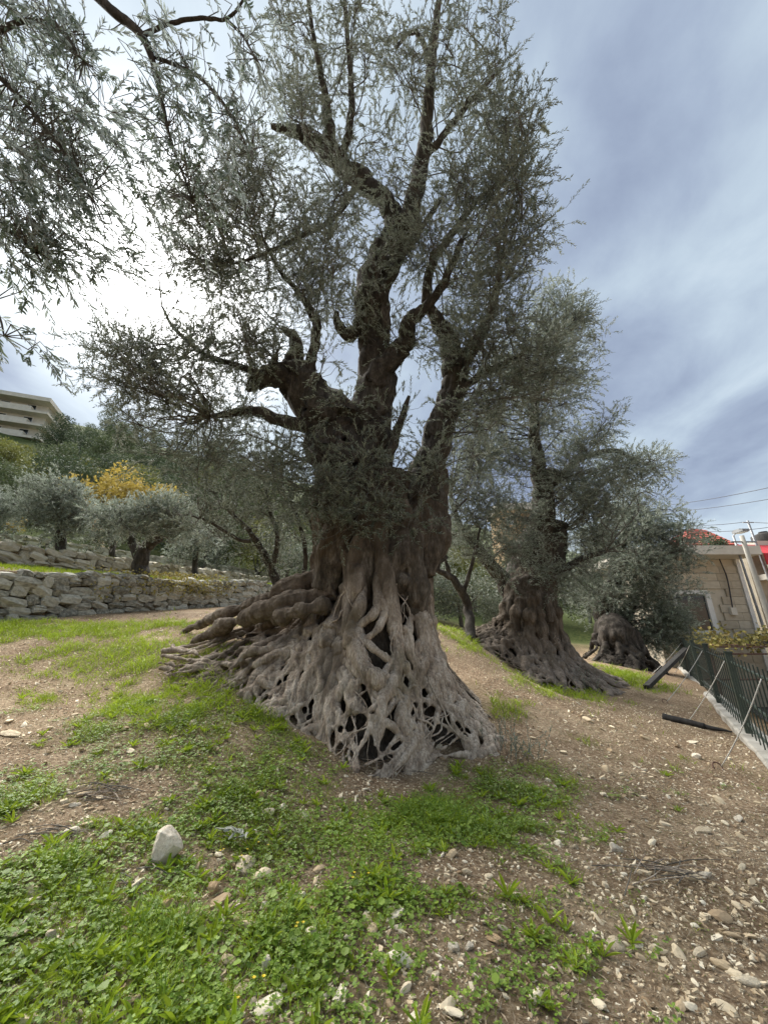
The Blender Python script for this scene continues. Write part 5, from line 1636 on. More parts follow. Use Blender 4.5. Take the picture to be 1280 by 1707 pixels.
# utility poles and street lamp by the house corner
a_, b_ = at_y(1292, 1060, 17.6), at_y(1236, 893, 17.6)
po = thing('utility_pole', (a_[0], a_[1], STREET_Z - 0.1), 'leaning grey concrete utility pole at the corner of the sandstone house', 'pole')
dirp = (b_ - a_) / np.linalg.norm(b_ - a_)
foot = a_ - dirp * ((a_[2] - STREET_Z) / dirp[2])
MB().tube([foot, b_], [0.14, 0.09], 10, n=8).build('shaft', M['plaster_dim'], po, True)
MB().tube([b_ - dirp * 0.3 + [-0.6, 0, 0], b_ - dirp * 0.3 + [0.6, 0, 0]], 0.04, 6).build('crossarm', M['steel'], po)
a2, b2 = at_y(1262, 960, 18.8), at_y(1221, 890, 18.8)
lp = thing('street_lamp', (hx1 + 0.35, 19.2, STREET_Z - 0.1), 'thin street lamp rising over the flat roof of the sandstone house', 'lamp')
tp = at_y(1222, 893, 19.2)
ft = np.array([tp[0] + 0.25, 19.2, STREET_Z - 0.1])
MB().tube([ft, tp], [0.07, 0.045], 8, n=6).build('shaft', M['steel'], lp, True)
o = MB().tube([tp, tp + [-0.05, -0.3, 0.08]], 0.03, 6).build('arm', M['steel'], lp)
hdp = tp + np.array([-0.08, -0.55, 0.08])
o = MB().box(hdp, (0.36, 0.6, 0.12)).box(hdp + [0, 0.1, 0.09], (0.22, 0.34, 0.07)).build('lamp_head', M['steel'], lp)
MB().box(hdp + [0, -0.05, -0.075], (0.28, 0.42, 0.03)).build('lens', M['lamp_glass'], o)
a3, b3 = at_y(1276, 980, 24), at_y(1246, 868, 24)
p3 = thing('utility_pole', (a3[0], a3[1], STREET_Z - 0.1), 'slim steel pole carrying the wires behind the concrete utility pole', 'pole')
MB().tube([np.array([b3[0] + 0.5, 24, STREET_Z - 0.1]), b3], [0.10, 0.06], 8, n=6).build('shaft', M['steel'], p3, True)
MB().tube([b3 + [-0.35, 0, -0.12], b3 + [0.35, 0, -0.12]], 0.035, 6).build('crossarm', M['steel'], p3)
a4, b4 = at_y(1133, 915, 30), at_y(1130, 874, 30)
p4 = thing('utility_pole', (a4[0], a4[1], STREET_Z - 0.1), 'dark wooden pole beside the red tiled roof', 'pole')
MB().tube([np.array([b4[0] + 0.1, 30, STREET_Z - 0.1]), b4], [0.12, 0.08], 8, n=6).build('shaft', M['char'], p4, True)
for lab, p, q, sag in (('highest overhead wire crossing the sky above the red roof', at_y(1040, 845, 40), at_y(1420, 780, 14), 0.5), ('faint overhead wire just under the highest one', at_y(1060, 852, 42), at_y(1420, 805, 15), 0.5),
                       ('overhead wire running from the dark wooden pole to the slim steel pole', b4 + [0, 0, -0.05], b3 + [-0.3, 0, -0.1], 0.12), ('lower overhead wire from the dark wooden pole past the slim steel pole', b4 + [0, 0, -0.5], at_y(1420, 850, 18), 0.5),
                       ('overhead wire leaving the slim steel pole towards the street', b3 + [0.3, 0, -0.1], at_y(1420, 860, 18), 0.2),
                       ('thin cable reaching out of the largest olive crown over the sky', at_d(890, 500, 13), at_d(840, 497, 12), 0.05)):
    t_ = np.linspace(0, 1, 20)[:, None]
    w_ = p * (1 - t_) + q * t_
    w_[:, 2] -= (sag * 4 * t_ * (1 - t_))[:, 0]
    o = MB().tube(w_, 0.018, 5).build('overhead_wire', M['wire'], None, True)
    tag(o, lab, 'wire', 'overhead wires')

# house with the red tiled roof
rz = at_y(1180, 905, 45.0)
rd = thing('red_roofed_house', (rz[0], 45, 0), 'house with a bright red hipped roof behind the flat roofed stone house', 'house')
cx_, cy_ = rz[0] + 0.6, 50.0
eave = at_y(1180, 908, 45)[2]
apex = at_y(1150, 881, 48)[2] + 0.6
MB().box((cx_ + 2.5, cy_, eave / 2 - 1), (6.0, 8.5, eave + 2)).build('wall', M['plaster'], rd)
X0, X1, Y0, Y1 = at_y(1135, 910, 45)[0], at_y(1232, 910, 45)[0], cy_ - 5, cy_ + 5
cx_ = (X0 + X1) / 2
def _roof(quads, nrow):
    mb = MB()
    for (a, b, c, d) in quads:
        a, b, c, d = map(np.array, (a, b, c, d))
        for i in range(nrow):
            for k in range(14):
                t0_, t1_ = i / nrow, (i + 1) / nrow
                L0, L1 = a + (d - a) * t0_, a + (d - a) * t1_; R0, R1 = b + (c - b) * t0_, b + (c - b) * t1_
                u0, u1 = k / 14, (k + 0.94) / 14
                n_ = nrm(np.cross(b - a, d - a + 1e-6)) * 0.08
                mb.add([L0 + (R0 - L0) * u0 + n_, L0 + (R0 - L0) * u1 + n_, L1 + (R1 - L1) * u1, L1 + (R1 - L1) * u0], [np.array([[0, 1, 2, 3]])])
    return mb
apex = at_y(1152, 881, 50)[2]
ap1, ap2 = (at_y(1152, 881, 50)[0], cy_, apex), (at_y(1176, 886, 50)[0], cy_, apex - 0.2)
o = _roof([((X0, Y0, eave), (X1, Y0, eave), ap2, ap1), ((X1, Y0, eave), (X1, Y1, eave), ap2, ap2), ((X0, Y1, eave), (X0, Y0, eave), ap1, ap1), ((X1, Y1, eave), (X0, Y1, eave), ap1, ap2)], 9).build('roof', M['red_tile'], rd)
o['kind'] = 'stuff'
mb = MB(); mb.add([(X0 + .05, Y0 + .05, eave - .05), (X1 - .05, Y0 + .05, eave - .05), (X1 - .05, Y1, eave - .05), (X0 + .05, Y1, eave - .05), (ap1[0], ap1[1], apex - .12), (ap2[0], ap2[1], apex - .32)], [np.array([[0, 1, 5, 4], [2, 3, 4, 5], [0, 3, 2, 1]]), np.array([[1, 2, 5], [3, 0, 4]])])
mb.build('roof_deck', M['red_tile'], rd)

# potted plants on the flat roof and the satellite dish
for px, lab, k in ((1184, 'bushy dark potted plant on the flat concrete roof', 'pot'), (1200, 'smaller potted plant on the flat concrete roof, right of the bushy one', 'pot2')):
    zr = hz1 + 0.47
    p = np.array([at_y(px, 915, 21.5)[0], 21.5, zr])
    pp = thing('potted_plant', tuple(p), lab, 'plant', 'potted plants on the flat roof')
    MB().tube([p, p + [0, 0, 0.02], p + [0, 0, 0.36], p + [0, 0, 0.38]], [0.17, 0.18, 0.25, 0.25], 12).build('pot', M['plaster_dim'], pp)
    r_ = np.random.default_rng(px)
    n = 260
    h_ = 0.95 if k == 'pot' else 0.6
    u = nrm(r_.normal(size=(n, 3))) * r_.uniform(0.3, 1, (n, 1))
    P = p + [0, 0, 0.38 + h_ * 0.45] + u * [h_ * 0.62, 0.45, h_ * 0.5]
    v, f = leaf_cards(P, nrm(u + r_.normal(size=(n, 3)) * 0.5), nrm(r_.normal(size=(n, 3)) + [0, -.5, .6]), r_.uniform(0.1, 0.2, n), r_.uniform(0.06, 0.1, n), LEAF6)
    o = link('foliage', mesh_np('foliage', v, [f], M['tree_dark'], False), pp); o['kind'] = 'stuff'
    MB().tube([p + [0, 0, 0.3], p + [0.02, 0, 0.8]], [0.03, 0.015], 5).build('stem', M['twig'], pp)
p = np.array([at_y(1152, 910, 21.0)[0], 21.0, hz1 + 0.47])
ds = thing('satellite_dish', tuple(p), 'small dark satellite dish on a short mast on the flat concrete roof', 'dish')
MB().tube([p, p + [0, 0, 0.65]], 0.035, 8).build('mast', M['steel'], ds)
prof = [(0.02, 0.0), (0.14, 0.02), (0.26, 0.07), (0.34, 0.14), (0.33, 0.155), (0.2, 0.06), (0.02, 0.02)]
a = np.linspace(0, 2 * math.pi, 20, endpoint=False)
V = np.concatenate([np.c_[r_0 * np.cos(a), r_0 * np.sin(a), np.full(20, z_)] for r_0, z_ in prof])
F = [[i * 20 + j, i * 20 + (j + 1) % 20, (i + 1) * 20 + (j + 1) % 20, (i + 1) * 20 + j] for i in range(len(prof) - 1) for j in range(20)]
V = V @ np.array(Matrix.Rotation(R(35), 3, 'X')).T + p + [0, 0, 0.62]
MB().add(V, [np.array(F)]).build('reflector', M['char'], ds, True)
MB().tube([p + [0, 0, 0.62], p + [0, -0.28, 0.95]], 0.012, 5).build('feed_arm', M['steel'], ds)

# neighbouring building with balconies at the right edge
nb_ = thing('apartment_building', (25.0, 24.0, STREET_Z), 'building with stacked concrete balconies at the right edge beside the utility poles', 'building')
MB().box((28.4, 29.0, 2.9), (9.0, 8.0, 9.0)).build('wall', M['house_stone'], nb_)
for z, xo, th in ((7.4, 24.0, 0.5), (5.4, 24.3, 0.35), (3.0, 24.5, 0.35), (0.9, 24.6, 0.35)):
    MB().box((xo + 5.0, 26.2, z), (10.0, 4.2, th)).build('balcony_slab' if z < 7 else 'roof', M['plaster'], nb_)
    if z < 7:
        MB().box((xo + 5.0, 24.16, z + 0.45), (9.9, 0.12, 0.6)).build('balcony_parapet', M['plaster_dim'], nb_)
for k in range(3):
    for z in (1.9, 6.3):
        o = MB().box((25.6 + k * 2.6, 24.96, z + 0.5), (1.3, 0.1, 1.2)).build('window', M['white_trim'], nb_)
        MB().box((25.6 + k * 2.6, 24.90, z + 0.5), (1.1, 0.06, 1.0)).build('pane', M['glass'], o)
e0 = at_y(1273, 922, 22.6)
MB().add([e0, e0 + [3.5, 0, 0.0], e0 + [3.5, 1.6, 0.9], e0 + [0, 1.6, 0.9], e0 + [0, 0, -0.7], e0 + [3.5, 0, -0.7], e0 + [0, 0.04, -0.7], e0 + [3.5, 0.04, -0.7], e0 + [0, 0.04, 0], e0 + [3.5, 0.04, 0]], [np.array([[0, 1, 2, 3], [4, 5, 1, 0], [6, 8, 9, 7]])]).build('awning', M['red_cloth'], nb_)
for lab, x, y in (('small water tank on the roof at the right edge of the view', 27.6, 27.0),):
    tk = thing('water_tank', (x, y, 7.65), lab, 'tank')
    MB().tube([(x, y, 7.66), (x, y, 7.7), (x, y, 8.75), (x, y, 8.95)], [0.7, 0.75, 0.75, 0.3], 16).build('barrel', M['char'], tk, True)
    MB().tube([(x, y, 8.94), (x, y, 9.05)], [0.28, 0.26], 12).build('lid', M['rubber'], tk, True)

# pale stone house glimpsed through the crown of the second olive
q = at_y(862, 850, 62)
gh = thing('hillside_house', (q[0], q[1], h1(q[0], q[1])), 'ochre house with a grey roof glimpsed through the second olive crown', 'house')
zb = h1(q[0], q[1]) - 1
MB().box((q[0], q[1] + 3, (zb + q[2]) / 2), (6.0, 6.0, q[2] - zb)).build('wall', M['stone_orange'], gh)
MB().box((q[0], q[1] + 3, q[2] + 0.5), (7.0, 7.2, 1.2)).build('roof', M['plaster'], gh)
for k in (-1, 1):
    o = MB().box((q[0] + k * 1.5, q[1] - 0.03, q[2] - 2.0), (1.2, 0.12, 1.3)).build('window', M['white_trim'], gh)
    MB().box((q[0] + k * 1.5, q[1] - 0.1, q[2] - 2.0), (0.95, 0.05, 1.05)).build('pane', M['glass'], o)

# ------------------------------------------------------------------ green fence on its low concrete wall
def fpt(s, d=0.0, z=0.0):
    return np.array([F0[0] + FD[0] * s + FN[0] * d, F0[1] + FD[1] * s + FN[1] * d, z])


FS0, FS1 = -4.2, 16.0
_fs = np.linspace(FS0, FS1, 60)
_fz = np.array([h1(*fpt(s, -0.10)[:2]) for s in _fs])
_fz = np.polyval(np.polyfit(_fs, _fz, 2), _fs)


def fz(s): return float(np.interp(s, _fs, _fz)) + 0.06


wall_ = thing('retaining_wall', tuple(fpt(0, 0.1, STREET_Z)), 'low pale concrete wall carrying the green metal fence', 'wall')
V, F = [], []
r_ = np.random.default_rng(3)
n = 64
for i in range(n + 1):
    s = FS0 + (FS1 - FS0) * i / n
    z = fz(s) + r_.normal() * 0.003
    a = -0.13 + r_.normal() * 0.012
    V += [fpt(s, a, z - 0.5), fpt(s, a, z - 0.03), fpt(s, a + 0.03, z), fpt(s, 0.24, z), fpt(s, 0.24, STREET_Z - 0.3)]
for i in range(n):
    for j in range(4):
        F.append([i * 5 + j, i * 5 + j + 1, i * 5 + j + 6, i * 5 + j + 5])
MB().add(V, [np.array(F)]).build('coping', M['concrete'], wall_)

fence = thing('metal_fence', tuple(fpt(0, 0, fz(0))), 'dark green metal bar fence on the low concrete wall along the street', 'fence')
FH = 1.32
fang = math.atan2(FD[1], FD[0])
posts = [-3.2, 0.0, 3.2, 6.4, 9.6, 12.8, 16.0]
for s in posts:
    p = fpt(s, 0.02, fz(s))
    MB().box(p + [0, 0, FH / 2 - 0.06], (0.10, 0.10, FH + 0.16), rz=fang).box(p + [0, 0, FH + 0.035], (0.13, 0.13, 0.03), rz=fang).build('post', M['green_paint'], fence)
bar_m = mesh_np('bar', np.concatenate(MB().box((0, 0, FH / 2), (0.016, 0.016, FH - 0.06)).V), [np.array([[0, 2, 3, 1], [4, 5, 7, 6], [0, 1, 5, 4], [2, 6, 7, 3], [0, 4, 6, 2], [1, 3, 7, 5]])], M['green_paint'], False)
for a, b in zip(posts[:-1], posts[1:]):
    for zo in (0.16, 0.62, FH - 0.14):
        p, q = fpt(a + 0.05, 0.02, fz(a) + zo), fpt(b - 0.05, 0.02, fz(b) + zo)
        MB().tube([p, q], 0.022, 6).build('rail', M['green_paint'], fence)
    k = 12
    for i in range(1, k):
        s = a + (b - a) * i / k
        o = link('bar', bar_m, fence)
        o.location = fpt(s, -0.018, fz(s) + 0.03)
        o.rotation_euler = (0, 0, fang)

# white guy ropes from the fence top to pegs in the ground
ropes = [((1282, 1180), (1203, 1283), 'white rope tied to a ring peg in the stony soil, nearest of the ropes', -2.7),
         ((1213, 1120), (1146, 1208), 'white rope tied from the first fence post to the ground beside the dark pole', 0.0),
         ((1170, 1110), (1112, 1172), 'white rope in the middle of the row, tied to the second fence post', 3.2),
         ((1141, 1100), (1122, 1128), 'white rope running down past the upper end of the propped dark beam', 6.4),
         ((1112, 1098), (1086, 1126), 'white rope at the far end of the fence under the drooping olive', 9.6)]
for (a, b, lab, s) in ropes:
    top = fpt(s, -0.06, fz(s) + FH - 0.12)
    g = G(*b)
    rp = thing('guy_rope', tuple(g), lab, 'rope', 'white guy ropes on the fence')
    t_ = np.linspace(0, 1, 14)[:, None]
    w_ = top * (1 - t_) + (g + [0, 0, 0.03]) * t_
    w_[:, 2] -= (0.05 * 4 * t_ * (1 - t_))[:, 0]
    MB().tube(w_, 0.0075, 6).build('cord', M['rope'], rp, True)
    a_ = np.linspace(0, 2 * math.pi, 13)
    MB().tube(np.c_[g[0] + 0.06 * np.cos(a_) - 0.05, np.full(13, g[1]) + 0.03 * np.sin(a_), g[2] + 0.03 + 0.05 * np.sin(a_)], 0.009, 6).build('peg', M['rust'], rp, True)
# dark timber
g0 = G(1078, 1150)
s_ = 7.4
t0 = fpt(s_, -0.12, fz(s_) + 0.98)
o = thing('timber_beam', tuple(g0), 'charred square beam propped between the ground and the green fence', 'beam')
d_ = t0 - g0; L = np.linalg.norm(d_)
Mx = np.array(Vector(d_).to_track_quat('Z', 'Y').to_matrix())
MB().box((g0 + t0) / 2 + [0, 0, 0.06], (0.15, 0.11, L), M=Mx).build('beam', M['char'], o)
ga, gb = G(1105, 1199), G(1222, 1226)
o = thing('wooden_pole', tuple(ga), 'long dark wooden pole lying on the soil at the foot of the fence', 'pole')
t_ = np.linspace(0, 1, 9)[:, None]
w_ = ga * (1 - t_) + gb * t_
w_[:, 2] = H(w_[:, 0], w_[:, 1]) + 0.05
MB().tube(w_[:6], [0.065, 0.06, 0.055], 10, n=16, rough=0.1).build('shaft', M['char'], o, True)
MB().tube(w_[5:], [0.04, 0.034, 0.012], 8, n=12, rough=0.1).build('tip', M['char'], o, True)

# ------------------------------------------------------------------ parked cars
def car(label, loc, rz, paint, seed):
    root = thing('parked_car', (0, 0, 0), label, 'car', 'cars parked in the street')
    L, Wd = 4.3, 1.72
    prof = [(-2.15, 0.35), (-2.17, 0.62), (-2.05, 0.86), (-1.35, 0.95), (-0.75, 1.02), (0.9, 1.03), (1.6, 1.02), (2.02, 0.98), (2.13, 0.7), (2.12, 0.35)]
    ys = [(-0.86, 0.96), (-0.80, 1.0), (0.80, 1.0), (0.86, 0.96)]
    V, F = [], []
    m = len(prof)
    for y, k in ys:
        V += [(x * (0.985 if k < 1 else 1), y, 0.3 + (z - 0.3) * k) for x, z in prof]
    for j in range(3):
        for i in range(m - 1):
            F.append([j * m + i, (j + 1) * m + i, (j + 1) * m + i + 1, j * m + i + 1])
    mb = MB().add(V, [np.array(F)])
    for j in (0, 3):
        c = len(V)
        mb.add([V[j * m + i] for i in range(m)] + [(0, ys[j][0], 0.5)], [np.array([[i, (i + 1) % m, m] for i in range(m)])])
    mb.build('body', paint, root)
    gl = [(-1.0, 1.0), (-0.35, 1.40), (0.95, 1.44), (1.75, 1.03)]
    V = [(x, y * (1 if z < 1.2 else 0.80), z) for y in (-0.78, 0.78) for x, z in gl]
    F4 = [[0, 4, 5, 1], [1, 5, 6, 2], [2, 6, 7, 3], [0, 1, 2, 3], [4, 7, 6, 5]]
    cab = MB().add(V, [np.array(F4)]).build('cabin', paint, root)
    def pane(pts, nm='window'):
        P = np.array(pts, float); c = P.mean(0)
        nn = nrm(np.cross(P[1] - P[0], P[2] - P[0]))
        if nn @ (c - np.array([0.3, 0, 1.1])) < 0: nn = -nn
        MB().add(np.vstack([c + (P - c) * 0.9 + nn * 0.006, c + (P - c) * 0.9 - nn * 0.02]), [np.array([[0, 1, 2, 3], [4, 7, 6, 5]])]).build(nm, M['glass'], cab)
    pane([V[0], V[4], V[5], V[1]], 'windscreen'); pane([V[2], V[6], V[7], V[3]], 'rear_window')
    for s in (0, 4):
        a, b, c, d = (np.array(V[s + i]) for i in range(4))
        pane([a, (a + d) / 2, (b + c) / 2, b]); pane([(a + d) / 2, d, c, (b + c) / 2])
    for x in (-1.35, 1.3):
        for y in (-0.80, 0.80):
            a_ = np.linspace(0, 2 * math.pi, 18, endpoint=False)
            t = MB().tube([(x, y - 0.1, 0.31), (x, y - 0.09, 0.31), (x, y + 0.09, 0.31), (x, y + 0.1, 0.31)], [0.27, 0.31, 0.31, 0.27], 20).build('wheel', M['rubber'], root, True)
            sg = 1 if y > 0 else -1
            MB().tube([(x, y + sg * 0.08, 0.31), (x, y + sg * 0.115, 0.31)], [0.19, 0.17], 14).build('rim', M['steel'], t)
    for y in (-0.62, 0.62):
        MB().box((-2.10, y, 0.70), (0.14, 0.32, 0.15)).build('headlight', M['lamp_glass'], root)
        MB().box((2.07, y, 0.80), (0.12, 0.26, 0.22)).build('tail_light', M['red_lens'], root)
    MB().box((-2.17, 0, 0.45), (0.1, 1.6, 0.2)).box((2.13, 0, 0.45), (0.1, 1.6, 0.2)).build('bumper', M['rubber'], root)
    root.location = loc
    root.rotation_euler = (0, 0, rz)


p = fpt(3.2, 3.4); car('white parked car seen through the near bars of the green fence', (p[0], p[1], STREET_Z + 0.004), fang + math.pi, M['car_white'], 1)
p = fpt(8.6, 3.5); car('silver parked car farther up the street behind the green fence', (p[0], p[1], STREET_Z + 0.004), fang, M['car_silver'], 2)

# ------------------------------------------------------------------ ground cover
rg = np.random.default_rng(1234)


def scatter(n, ymax, power=1.0, ymin=1.2, half=1.06):
    """points on the field in the wedge that the photo shows, denser close by"""
    t = rg.random(n)
    Y = ymin + (ymax - ymin) * t ** power
    X = (rg.random(n) * 2 - 1) * (Y * half + 0.9)
    return X, Y


def on_field(x, y):
    d = (x - W0[0]) * WN[0] + (y - W0[1]) * WN[1]
    fd = (x - F0[0]) * FN[0] + (y - F0[1]) * FN[1]
    r = np.hypot((x - C0[0]), (y - C0[1]))
    return (d < -0.05) & (fd < -0.15) & (r > 1.9)


def blades(n, ymax, power, lo, hi, h, wdt, mat, name, label, lean=0.5, far_grow=0.0, extra=None):
    X, Y = scatter(n, ymax, power)
    c = cover(X, Y)
    ok = on_field(X, Y) & (rg.random(n) < np.clip((c - lo) / (hi - lo), 0, 1))
    if extra is not None:
        ok &= extra(X, Y)
    X, Y, c = X[ok], Y[ok], c[ok]
    m = len(X)
    P = np.c_[X, Y, H(X, Y) - 0.006]
    D = nrm(np.c_[rg.normal(size=(m, 2)) * lean, np.ones(m)])
    Nn = nrm(rg.normal(size=(m, 3)) * [1, 1, 0.15])
    L = h * (1 + 0.9 * fbm(np.c_[X, Y, X * 0] * 5.0, 2, 91)) * rg.uniform(0.45, 1.3, m) * np.clip(0.7 + 0.5 * c, 0.6, 1.6) * (1 + far_grow * Y)
    W_ = wdt * rg.uniform(0.7, 1.3, m) * (1 + far_grow * 1.6 * Y)
    S = nrm(np.cross(D, Nn)); Nn = np.cross(S, D)
    bend = nrm(np.c_[D[:, :2], np.zeros(m)]) * (L * rg.uniform(0.1, 0.5, m))[:, None]
    a, b = P - S * W_[:, None] / 2, P + S * W_[:, None] / 2
    mid = P + D * (L * 0.55)[:, None]
    c_, d_ = mid + S * W_[:, None] * 0.36, mid - S * W_[:, None] * 0.36
    tip = P + D * L[:, None] + bend - np.array([0, 0, 1]) * (L * 0.12)[:, None]
    V = np.stack([a, b, c_, d_, tip], 1).reshape(-1, 3)
    k = np.arange(m)[:, None] * 5
    o = link(name, mesh_np(name, V, [k + np.array([[0, 1, 2, 3]]), k + np.array([[3, 2, 4]])], mat, False))
    tag(o, label, name.replace('_', ' '), None, 'stuff')
    print(name, m)


blades(230000, 6.5, 1.25, 0.35, 1.15, 0.055, 0.0042, M['grass'], 'grass', 'short bright green grass growing in patches on the soil')
blades(300000, 16, 0.95, 0.34, 0.9, 0.062, 0.004, M['grass'], 'meadow_grass', 'bright grass along the foot of the front wall and under the farther olives', far_grow=0.10, extra=lambda x, y: y > 5.5)
blades(60000, 6.0, 1.1, 0.9, 1.5, 0.12, 0.006, M['grass_dark'], 'tall_grass', 'taller tufts of grass below the roots of the largest olive', lean=0.4)
# sparse tiny green shoots on the bare slope
blades(190000, 9.0, 1.15, -0.4, 1.1, 0.02, 0.004, M['grass_dark'], 'moss_shoots', 'sparse tiny green shoots on the bare stony soil', lean=1.0)


def grass_up(n):
    """grass on the terraces above the front wall"""
    s = rg.uniform(-3, 18, n); d = rg.uniform(0.5, 11.5, n)
    q = W0 + WD * s[:, None] + WN * d[:, None]
    X, Y = q[:, 0], q[:, 1]
    ok = rg.random(n) < np.clip(cover(X, Y), 0, 1)
    X, Y = X[ok], Y[ok]; m = len(X)
    P = np.c_[X, Y, H(X, Y) - 0.01]
    D = nrm(np.c_[rg.normal(size=(m, 2)) * 0.5, np.ones(m)])
    v, f = leaf_cards(P, D, nrm(rg.normal(size=(m, 3)) * [1, 1, .2]), rg.uniform(0.06, 0.17, m), rg.uniform(0.012, 0.025, m), LEAF4)
    o = link('terrace_grass', mesh_np('terrace_grass', v, [f], M['grass'], False))
    tag(o, 'green grass on the terraces above the front stone wall', 'terrace grass', None, 'stuff')


grass_up(50000)

# clover and mallow: round leaflets on short stalks
def round_leaves(n, ymax, power, lo, hi, size, mat, name, label, lift, lobes=3):
    X, Y = scatter(n, ymax, power)
    q = np.c_[X, Y, X * 0]
    c = cover(X, Y) + 0.35 * fbm(q * 1.6, 2, 55)
    ok = on_field(X, Y) & (rg.random(n) < np.clip((c - lo) / (hi - lo), 0, 1))
    X, Y, c = X[ok], Y[ok], c[ok]
    m = len(X)
    # leaflets in small plants: three round the stalk
    yaw = rg.uniform(0, 6.28, m)
    z = H(X, Y) + lift * rg.uniform(0.15, 1.0, m) * np.clip(0.4 + 0.7 * c, 0.3, 1.5)
    sz = size * rg.uniform(0.5, 1.3, m)
    out, fc, nv = [], [], 0
    for k in range(lobes):
        a = yaw + k * 2 * math.pi / lobes + rg.normal(size=m) * 0.12
        D = nrm(np.c_[np.cos(a), np.sin(a), rg.normal(size=m) * 0.22 + 0.10])
        Nn = nrm(np.c_[rg.normal(size=(m, 2)) * 0.28, np.ones(m)])
        P = np.c_[X, Y, z]
        shape = np.array([[0, 0, 0], [-0.46, 0.42, 0.07], [-0.40, 0.86, 0.06], [0, 0.93, 0.0], [0.40, 0.86, 0.06], [0.46, 0.42, 0.07]]) if lobes > 1 else np.array([[0, 0, 0], [-0.55, 0.25, 0.08], [-0.5, 0.8, 0.07], [0, 1.02, 0.0], [0.5, 0.8, 0.07], [0.55, 0.25, 0.08]])
        v, f = leaf_cards(P, D, Nn, sz, sz * 0.92, shape)
        out.append(v); fc.append(f + nv); nv += len(v)
    o = link(name, mesh_np(name, np.concatenate(out), [np.concatenate(fc)], mat, False))
    tag(o, label, name, None, 'stuff')
    print(name, m)


round_leaves(95000, 6.0, 1.25, 0.25, 1.15, 0.017, M['clover'], 'clover', 'low clover covering the soil among the stones', 0.05)
round_leaves(15000, 5.0, 1.15, 0.45, 1.3, 0.034, M['clover'], 'mallow', 'broad round leaves of low weeds in the grass', 0.055, lobes=1)

# rosettes of narrow weed leaves
X, Y = scatter(2600, 6.5, 1.2)
c = cover(X, Y)
ok = on_field(X, Y) & (rg.random(2600) < np.clip((c - 0.3) / 0.8, 0, 1)); X, Y = X[ok], Y[ok]
m = len(X); k = 9
a = (rg.uniform(0, 6.28, (m, 1)) + np.arange(k)[None] * 2 * math.pi / k + rg.normal(size=(m, k)) * 0.25)
e = rg.uniform(0.25, 1.3, (m, k))
D = nrm(np.stack([np.cos(a), np.sin(a), e], -1).reshape(-1, 3))
P = np.repeat(np.c_[X, Y, H(X, Y)], k, 0)
L = np.repeat(rg.uniform(0.05, 0.12, m), k) * rg.uniform(0.6, 1.2, m * k)
v, f = leaf_cards(P, D, nrm(np.c_[rg.normal(size=(m * k, 2)) * 0.3 - D[:, :2] * 0.8, np.ones(m * k)]), L, L * 0.2, LEAF6)
o = link('weeds', mesh_np('weeds', v, [f], M['grass'], False)); tag(o, 'narrow leaved green weeds in rosettes', 'weeds', None, 'stuff')
# yellow flowers
spots = [G(*p) for p in ((252, 1397), (423, 1430), (500, 1572), (387, 1437), (408, 1690), (585, 1485), (345, 1272))]
V, F, nv = [], [], 0
for g in spots:
    for j in range(3):
        q = g + np.array([rg.normal() * 0.05, rg.normal() * 0.05, 0])
        q[2] = h1(q[0], q[1]) + 0.07
        aa = np.arange(6) * math.pi / 3
        v, f = leaf_cards(np.repeat(q[None], 6, 0), np.c_[np.cos(aa), np.sin(aa), np.full(6, 0.3)], np.tile([0, 0, 1.0], (6, 1)), np.full(6, 0.010), np.full(6, 0.007), LEAF6)
        V.append(v); F.append(f + nv); nv += len(v)
o = link('yellow_flowers', mesh_np('yellow_flowers', np.concatenate(V), [np.concatenate(F)], M['petal'], False)); tag(o, 'tiny yellow flowers among the clover', 'flowers', None, 'stuff')

# dry grass between the green and the bare soil
n = 70000
X, Y = scatter(n, 9, 1.2)
c = cover(X, Y)
ok = on_field(X, Y) & (rg.random(n) < np.exp(-((c - 0.25) / 0.35) ** 2) * 0.8); X, Y = X[ok], Y[ok]; m = len(X)
P = np.c_[X, Y, H(X, Y)]
D = nrm(np.c_[rg.normal(size=(m, 2)) * 1.1, np.full(m, 0.7)])
v, f = leaf_cards(P, D, nrm(rg.normal(size=(m, 3)) + [0, 0, 0.8]), rg.uniform(0.02, 0.07, m), rg.uniform(0.002, 0.004, m), LEAF4)
o = link('dry_grass', mesh_np('dry_grass', v, [f], M['straw'], False)); tag(o, 'thin dry grass at the edges of the green patches', 'dry grass', None, 'stuff')

# dry olive leaves and straw on the soil
n = 26000
X, Y = scatter(n, 11, 1.3)
ok = on_field(X, Y) & (rg.random(n) < np.clip(0.9 - 0.6 * cover(X, Y), 0.15, 1)); X, Y = X[ok], Y[ok]; m = len(X)
P = np.c_[X, Y, H(X, Y) + 0.006]
D = nrm(np.c_[rg.normal(size=(m, 2)), rg.normal(size=m) * 0.12])
v, f = leaf_cards(P, D, nrm(np.c_[rg.normal(size=(m, 2)) * 0.3, np.ones(m)]), rg.uniform(0.02, 0.06, m), rg.uniform(0.004, 0.012, m), LEAF4)
o = link('leaf_litter', mesh_np('leaf_litter', v, [f], M['straw'], False)); tag(o, 'dry olive leaves and straw littering the soil', 'leaf litter', None, 'stuff')
